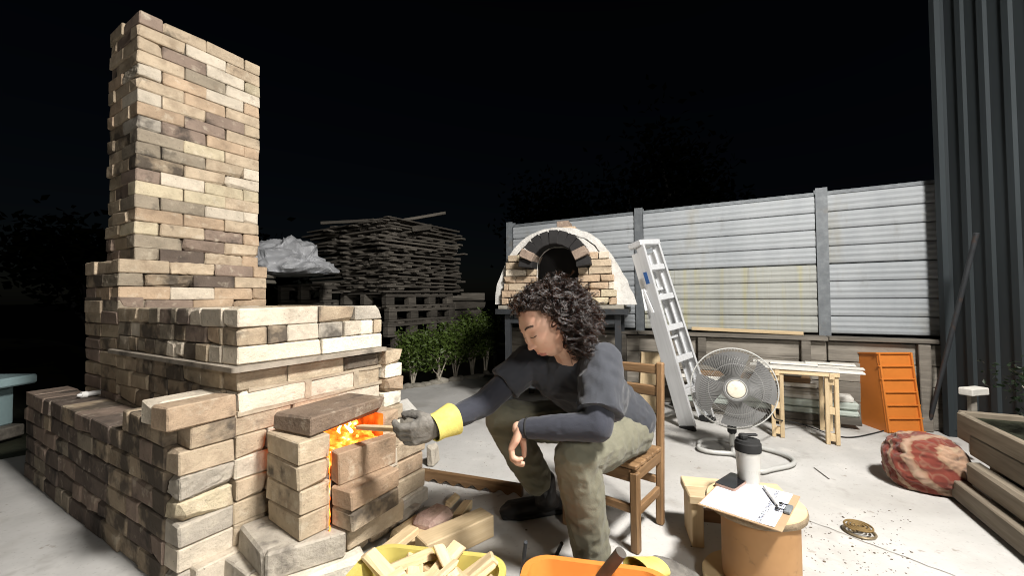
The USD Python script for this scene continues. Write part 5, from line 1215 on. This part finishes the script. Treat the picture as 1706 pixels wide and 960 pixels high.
# second glove lying by the orange tub
gb = D(1103, 944, 1.40); gl = hand(gb + V(-.02, 0, 0), V(.8, -.35, -.15), V(.2, .8, .1), (.25, .3, .2, 1), r=.013, palm=.085, w=.04)
gt_ = thing('work_glove', 'yellow cuffed grey work glove lying on the rim of the orange tub', 'glove', gb)
part(gt_, 'hand', cloth(gl, ref=.0042, it=8, amp=.002, sc=48), 'glove_grey', smooth=True)
v = cuff.vertices.copy() * V(.55, 1.05, 1.1); cM2 = frame(gb + V(-.015, .0, .0), V(-.1, .9, 0), V(.1, 0, .9)); part(gt_, 'cuff', trimesh.Trimesh(v, cuff.faces, process=False), 'glove_yellow', frame(gb + V(-.015, -.01, .005), V(.1, .2, .97), V(-.45, .85, 0)), smooth=50)

# --- boots
def boot(ank, heel, toe, nm):
    f = toe - heel; f[2] = 0; L = np.linalg.norm(f); f /= L; s_ = V(-f[1], f[0], 0); h0 = V(heel[0], heel[1], 0)
    Q = lambda a, b_, c: h0 + f * a + s_ * b_ + V(0, 0, c)
    up_ = [hull([(Q(.035, 0, .05), .036), (Q(.12, 0, .055), .040), (ank, .044)]), hull([(ank, .044), (ank + V(0, 0, .075), .042)]), hull([(Q(.10, 0, .05), .042), (Q(L - .06, .012, .040), .034), (Q(L - .06, -.014, .040), .034), (Q(L - .03, 0, .034), .028)])]
    so = [hull([(Q(.03, .018, .014), .014), (Q(.03, -.018, .014), .014), (Q(L * .7, .034, .014), .014), (Q(L * .7, -.034, .014), .014), (Q(L - .022, .012, .014), .014), (Q(L - .022, -.012, .014), .014)])]
    p_ = part(per, 'boot', cloth(up_, ref=.008, it=8, amp=.003, sc=30), 'boot_black', smooth=True); part(p_, 'sole', to_tri(union(so), .012, 3), 'rubber', smooth=True)
    lc = []
    for k in range(3):
        c = lerp(ank + f * .035 + V(0, 0, .01), Q(.15, 0, .09), k / 2.4); lc.append(tube([c - s_ * .022, c + f * .006 + V(0, 0, .006), c + s_ * .022], .0022, 5))
    part(p_, 'laces', lc, 'steel_grey')
hR, tR = G(945, 852), G(832, 866); boot(anR + V(.01, 0, -.015), hR, tR, 'right')
boot(anL + V(0, 0, .0), V(*(anL[:2] + V(.045, .055, 0)[:2]), 0), V(*(anL[:2] + V(-.11, -.17, 0)[:2]), 0), 'left')
so_ = [hull([(lerp(knR, anR, .72), .046), (anR, .044)])]; part(per, 'sock', to_tri(union(so_), .012, 4), 'boot_black', smooth=True)

# --- hair: a dark undercoat and curled strands
MATS['hair'] = usdkit.material(stage, '/World/Looks/hair', {'h': ('principled_hair_bsdf', {'model': 'Chiang', 'parametrization': 'Absorption coefficient', 'absorption_coefficient': (1.0, 1.5, 2.1), 'roughness': .35, 'radial_roughness': .4, 'random_roughness': .2})}, surface='h.BSDF')
mat('hair_under', ramp3((.022, .014, .011)), scale=60, bump=1.0, bscale=70, rough=.6, vary=0, bdist=.01)
rh = np.random.default_rng(21)
hb_ = trimesh.creation.icosphere(5, 1); q_ = hb_.vertices.copy()
def hair_shell(dv):
    """outer hair radius along local directions dv, 0 where the face is open"""
    c = np.array([(-.036, .0, .034)]); r = dv * V(.138, .130, .134)
    lowb = np.clip(-dv[:, 2], 0, 1) ; r = r * (1 + .30 * lowb[:, None] * V(.3, .35, .55))
    p = c + r
    zc_ = p[:, 2]; lim = np.where(zc_ > .088, .125, np.where(zc_ > .050, .022 + (zc_ - .050) / .038 * .085, .022 - .05 * np.clip(.03 - zc_, 0, .2) / .15))
    p[:, 0] = np.minimum(p[:, 0], lim)
    return p
us = hair_shell(q_) * .82 + V(-.004, 0, .004); us += (meshkit.fbm(us * 40, 3)[:, None] - .5) * .018
us[:, 0] = np.where((us[:, 2] < .085), np.minimum(us[:, 0], .006 + np.clip(us[:, 2] - .05, 0, .04) * 1.6), us[:, 0])
part(per, 'hair_base', trimesh.Trimesh(us, hb_.faces, process=False), 'hair_under', HM, smooth=True)
NC, NK = 1250, 6; pts, cnt, wid = [], [], []
dirs = rh.normal(size=(NC * 4, 3)); dirs /= np.linalg.norm(dirs, axis=1, keepdims=True)
tips = hair_shell(dirs); ok = ~((dirs[:, 0] > .25) & (tips[:, 2] < .082)); dirs, tips = dirs[ok][:NC], tips[ok][:NC]
for i in range(len(dirs)):
    tip = tips[i] * rh.uniform(.90, 1.12) + rh.normal(size=3) * .008; root = tips[i] * .66
    side = np.cross(dirs[i], V(0, 0, 1)) * rh.normal() * .03
    fall = V(-.012, dirs[i, 1] * .02, -.025 - .04 * rh.random())
    if tip[2] > .07 and tip[0] > .04: fall = V(.004, dirs[i, 1] * .02, -.012 * rh.random())
    n = 26; t = np.linspace(0, 1, n); mid = root + (tip - root) * t[:, None] + fall * (t ** 2)[:, None] + side * np.sin(t * 3.1)[:, None]
    ax = tip + fall - root; ax /= np.linalg.norm(ax); e1 = np.cross(ax, rh.normal(size=3)); e1 /= np.linalg.norm(e1); e2 = np.cross(ax, e1)
    rad, ph0, tw = rh.uniform(.006, .013) * np.minimum(1, t * 3), rh.uniform(0, 6.3), rh.uniform(8, 15) * (1 if rh.random() < .5 else -1)
    if ((mid[:, 0] > .030) & (mid[:, 2] < .078)).any(): continue
    for k in range(NK):
        ph_ = ph0 + rh.normal() * .28 + t * (tw + rh.normal() * .5); off = rh.normal(size=3) * .0018
        c = mid + off + (rad * (1 + rh.normal() * .12))[:, None] * (np.cos(ph_)[:, None] * e1 + np.sin(ph_)[:, None] * e2)
        pts.append(c @ HM[:3, :3].T + headc); cnt.append(n); wid.append(np.linspace(.0020, .0010, n))
pts = np.vstack(pts); hp = per.GetPath().AppendChild('hair')
cv = UsdGeom.BasisCurves.Define(stage, hp); cv.CreateTypeAttr('cubic'); cv.CreateBasisAttr('catmullRom'); cv.CreateWrapAttr('pinned')
off_ = WM[str(per.GetPath())][:3, 3]
cv.CreatePointsAttr(Vt.Vec3fArray.FromNumpy((pts - off_).astype(np.float32))); cv.CreateCurveVertexCountsAttr(Vt.IntArray.FromNumpy(np.array(cnt, np.int32)))
cv.CreateWidthsAttr(Vt.FloatArray.FromNumpy(np.concatenate(wid).astype(np.float32))); cv.SetWidthsInterpolation('vertex')
UsdShade.MaterialBindingAPI.Apply(cv.GetPrim()).Bind(MATS['hair'])
